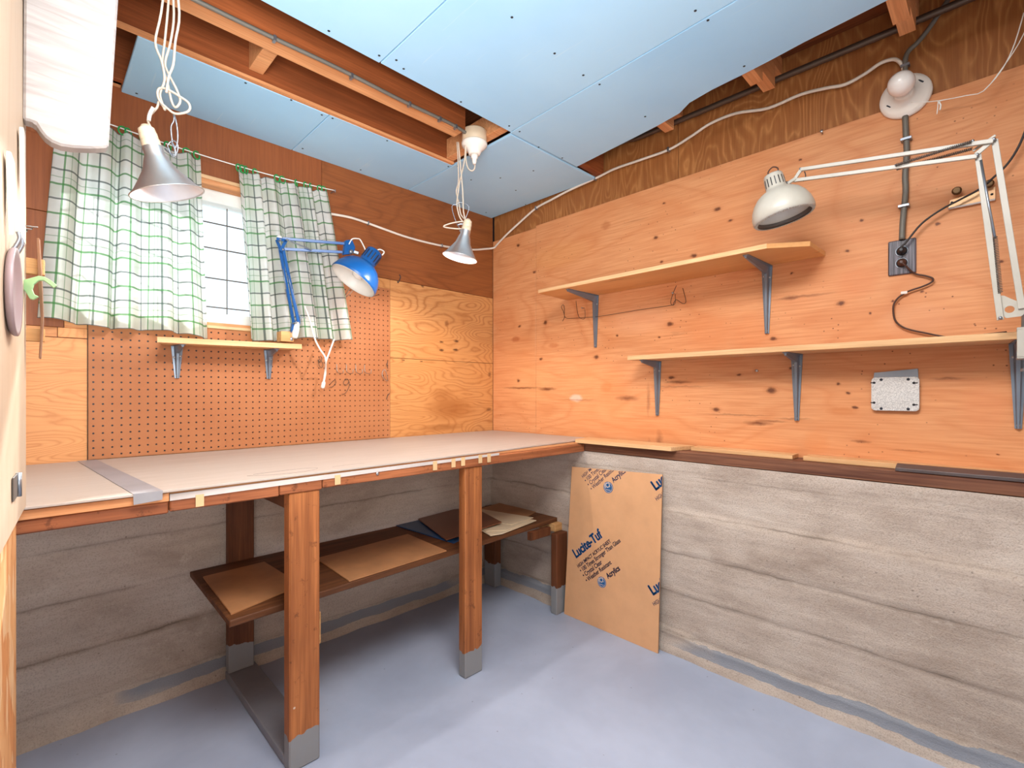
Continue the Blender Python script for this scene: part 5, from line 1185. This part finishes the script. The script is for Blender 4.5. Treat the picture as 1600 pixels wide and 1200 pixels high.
hook([(-0.822, -0.012, 1.579), (-0.808, -0.012, 1.568), (-0.787, -0.012, 1.578)], 'tiny dark hook at the pegboard top right of the blue shade', 0.0014, 'wire')
hook([(-0.664, -0.004, 1.7), (-0.657, -0.004, 1.688), (-0.664, -0.004, 1.67)]+[(-0.678, -0.014, 1.653), (-0.682, -0.014, 1.662)], 'dark hook on the plywood above the pegboard corner', 0.002, 'dark_screw')
for px in ((-0.646, 0, 1.256), (-0.535, 0, 1.255)):
    n = MB().lathe((px[0], -0.0005, px[2]), (0.1, -1, -0.2), [(0.0012, 0), (0.0012, 0.016), (0.003, 0.0162), (0.003, 0.018)], 8).build('nail', M['wire'])
    tag(n, 'thin nail in the golden plywood right of the pegboard, %s' % ('nearer the pegboard' if px[0] < -0.6 else 'nearer the corner'), 'nail')

# ---------------------------------------------------------------- plywood door panel at the left, with what hangs on it
P0 = Vector((-2.036, -0.83, 0)); pd = Vector((-0.066, -0.998, 0)).normalized(); pn = Vector((0.998, -0.066, 0))
def onp(s, z, h=0.0): p = P0+pd*s+pn*h; return Vector((p.x, p.y, z))
dr = thing('plywood_panel', 'pale plywood door panel standing at the left over the bench end', 'panel', tuple(onp(0, 0.846)))
MB().prism([onp(-0.012, 0.853), onp(0.5, 0.845), onp(0.5, 2.14), onp(-0.012, 2.14)], pn*-0.018).build('board', M['ply_door'], dr, 0.001)
hg = MB(); hg.prism([onp(0.168, 0.902, 0.0008), onp(0.226, 0.902, 0.0008), onp(0.226, 0.942, 0.0008), onp(0.168, 0.942, 0.0008)], pn*0.002)
hgo = hg.build('hinge', M['dark_grey'], dr, 0.0005)
MB().lathe(onp(0.164, 0.901, 0.004), (0, 0, 1), [(0.004, 0), (0.004, 0.042)], 10).build('hinge_pin', M['steel'], hgo)
nh = MB()
for k in range(3): nh.tube([onp(-0.004, 1.412+0.005*k, -0.004), onp(-0.018, 1.414+0.006*k, 0.006*k), onp(-0.022, 1.420+0.004*k, 0.008*k)], 0.0016, 6, 2)
nh.build('hook', M['dark_grey'], dr)
hd = MB().prism([(-2.02, -0.836, 1.399), (-2.018, -0.838, 1.31), (-2.014, -0.842, 1.232), (-2.017, -0.839, 1.154), (-2.014, -0.842, 1.154), (-2.01, -0.846, 1.232), (-2.012, -0.844, 1.31), (-2.016, -0.84, 1.399)], (pd*-0.02)).build('handle_strip', M['grey_wood'], dr, 0.0008)
for z0_, z1_ in ((1.328, 1.360), (1.19, 1.217)):
    MB().prism([onp(-0.0125, z0_, -0.012), onp(-0.0125, z1_, -0.012), onp(-0.03, z1_, -0.012), onp(-0.03, z0_, -0.012)], pn*0.039).build('handle_block', M['block'], dr, 0.001)
ob = thing('strand_board', 'orange strand board end panel below the plywood door panel', 'panel', tuple(onp(0, 0)))
MB().prism([onp(0.012, 0, -0.012), onp(0.5, 0, -0.012), onp(0.5, 0.842, -0.012), onp(0.012, 0.842, -0.012)], pn*-0.016).build('board', M['osb'], ob, 0.001)
ds = thing('metal_disc', 'round grey mauve dish hung on the plywood door panel', 'dish', tuple(onp(0.25, 1.245)))
MB().lathe(onp(0.262, 1.247, 0.0008), pn, [(0.062, 0), (0.068, 0.002), (0.071, 0.006), (0.071, 0.0095), (0.069, 0.0105), (0.063, 0.0095), (0.054, 0.004), (0.002, 0.003)], 48).build('dish', M['mauve'], ds)
for s in (0.238, 0.278): MB().tube([onp(s, 1.308, 0.0045), onp(s, 1.320, 0.010), onp(s, 1.332, 0.014), onp(s, 1.342, 0.012)], 0.003, 8, 3).build('clip', M['steel'], ds)
gc = MB().prism([(-2.05, -0.849, 1.296), (-2.044, -0.854, 1.305), (-2.03, -0.868, 1.31), (-2.017, -0.881, 1.315), (-2.009, -0.889, 1.313), (-2, -0.898, 1.306), (-1.991, -0.906, 1.296), (-1.996, -0.902, 1.291), (-2.003, -0.895, 1.299), (-2.01, -0.888, 1.306), (-2.017, -0.881, 1.306), (-2.024, -0.874, 1.298), (-2.026, -0.872, 1.288), (-2.023, -0.875, 1.278), (-2.017, -0.881, 1.274), (-2.025, -0.873, 1.268), (-2.03, -0.868, 1.27), (-2.037, -0.861, 1.286), (-2.044, -0.854, 1.291)], pd*-0.012).build('spring_clip', M['pale_green'], None, 0.001)
tag(gc, 'pale green plastic hook gripping the wooden handle strip by the left curtain', 'clip')
hs = MB().prism([(-2.039, -0.885, 1.613), (-2.03, -0.885, 1.614), (-2.022, -0.885, 1.613), (-2.016, -0.885, 1.602), (-2.008, -0.885, 1.591), (-1.999, -0.885, 1.585), (-1.985, -0.885, 1.582), (-1.966, -0.885, 1.585), (-1.942, -0.885, 1.592), (-1.921, -0.885, 1.6), (-1.911, -0.885, 1.605)]+[(-1.894, -0.885, 1.95), (-1.875, -0.885, ZC-0.001), (-2.036, -0.885, ZC-0.001)], (0, 0.035, 0)).build('foam_board', M['foam'], None, 0.004)
tag(hs, 'white rippled board with a curved lower edge hanging from the ceiling at upper left', 'board')
for i, (s, z0_, z1_, w, lb) in enumerate(((0.30, 1.33, 1.45, 0.03, 'longer white pointed plastic strip on the door panel, nearest the picture edge'), (0.13, 1.43, 1.56, 0.022, 'narrow white pointed strip on the door panel beneath the hanging white board'))):
    o = MB().prism([onp(s, z0_, 0.003), onp(s+w*0.6, z0_+0.05, 0.003), onp(s+w, z1_, 0.003), onp(s-w*0.6, z1_, 0.003), onp(s-w*0.5, z0_+0.06, 0.003)], pn*0.006).build('plastic_strip', M['white_plastic'], None, 0.001)
    tag(o, lb, 'strip')

# things that repeat carry one group phrase
GROUPS = {'peg_hook': 'wire hooks on the back wall', 'nail': 'nails in the plywood', 'wall_shelf': 'wall shelves on brackets', 'pine_batten': 'battens on the sill',
          'cream_board': 'pale boards in the stack', 'hardboard_sheet': 'hardboard sheets on the low shelf', 'power_cord': 'power cords at the outlet',
          'armoured_cable': 'armoured cables', 'desk_lamp': 'spring-arm desk lamps', 'clamp_lamp': 'hanging clamp lamps', 'plastic_strip': 'white strips on the door panel'}
for o in list(COL.objects):
    if o.parent is None and o.name.split('.')[0] in GROUPS and 'label' in o: o['group'] = GROUPS[o.name.split('.')[0]]
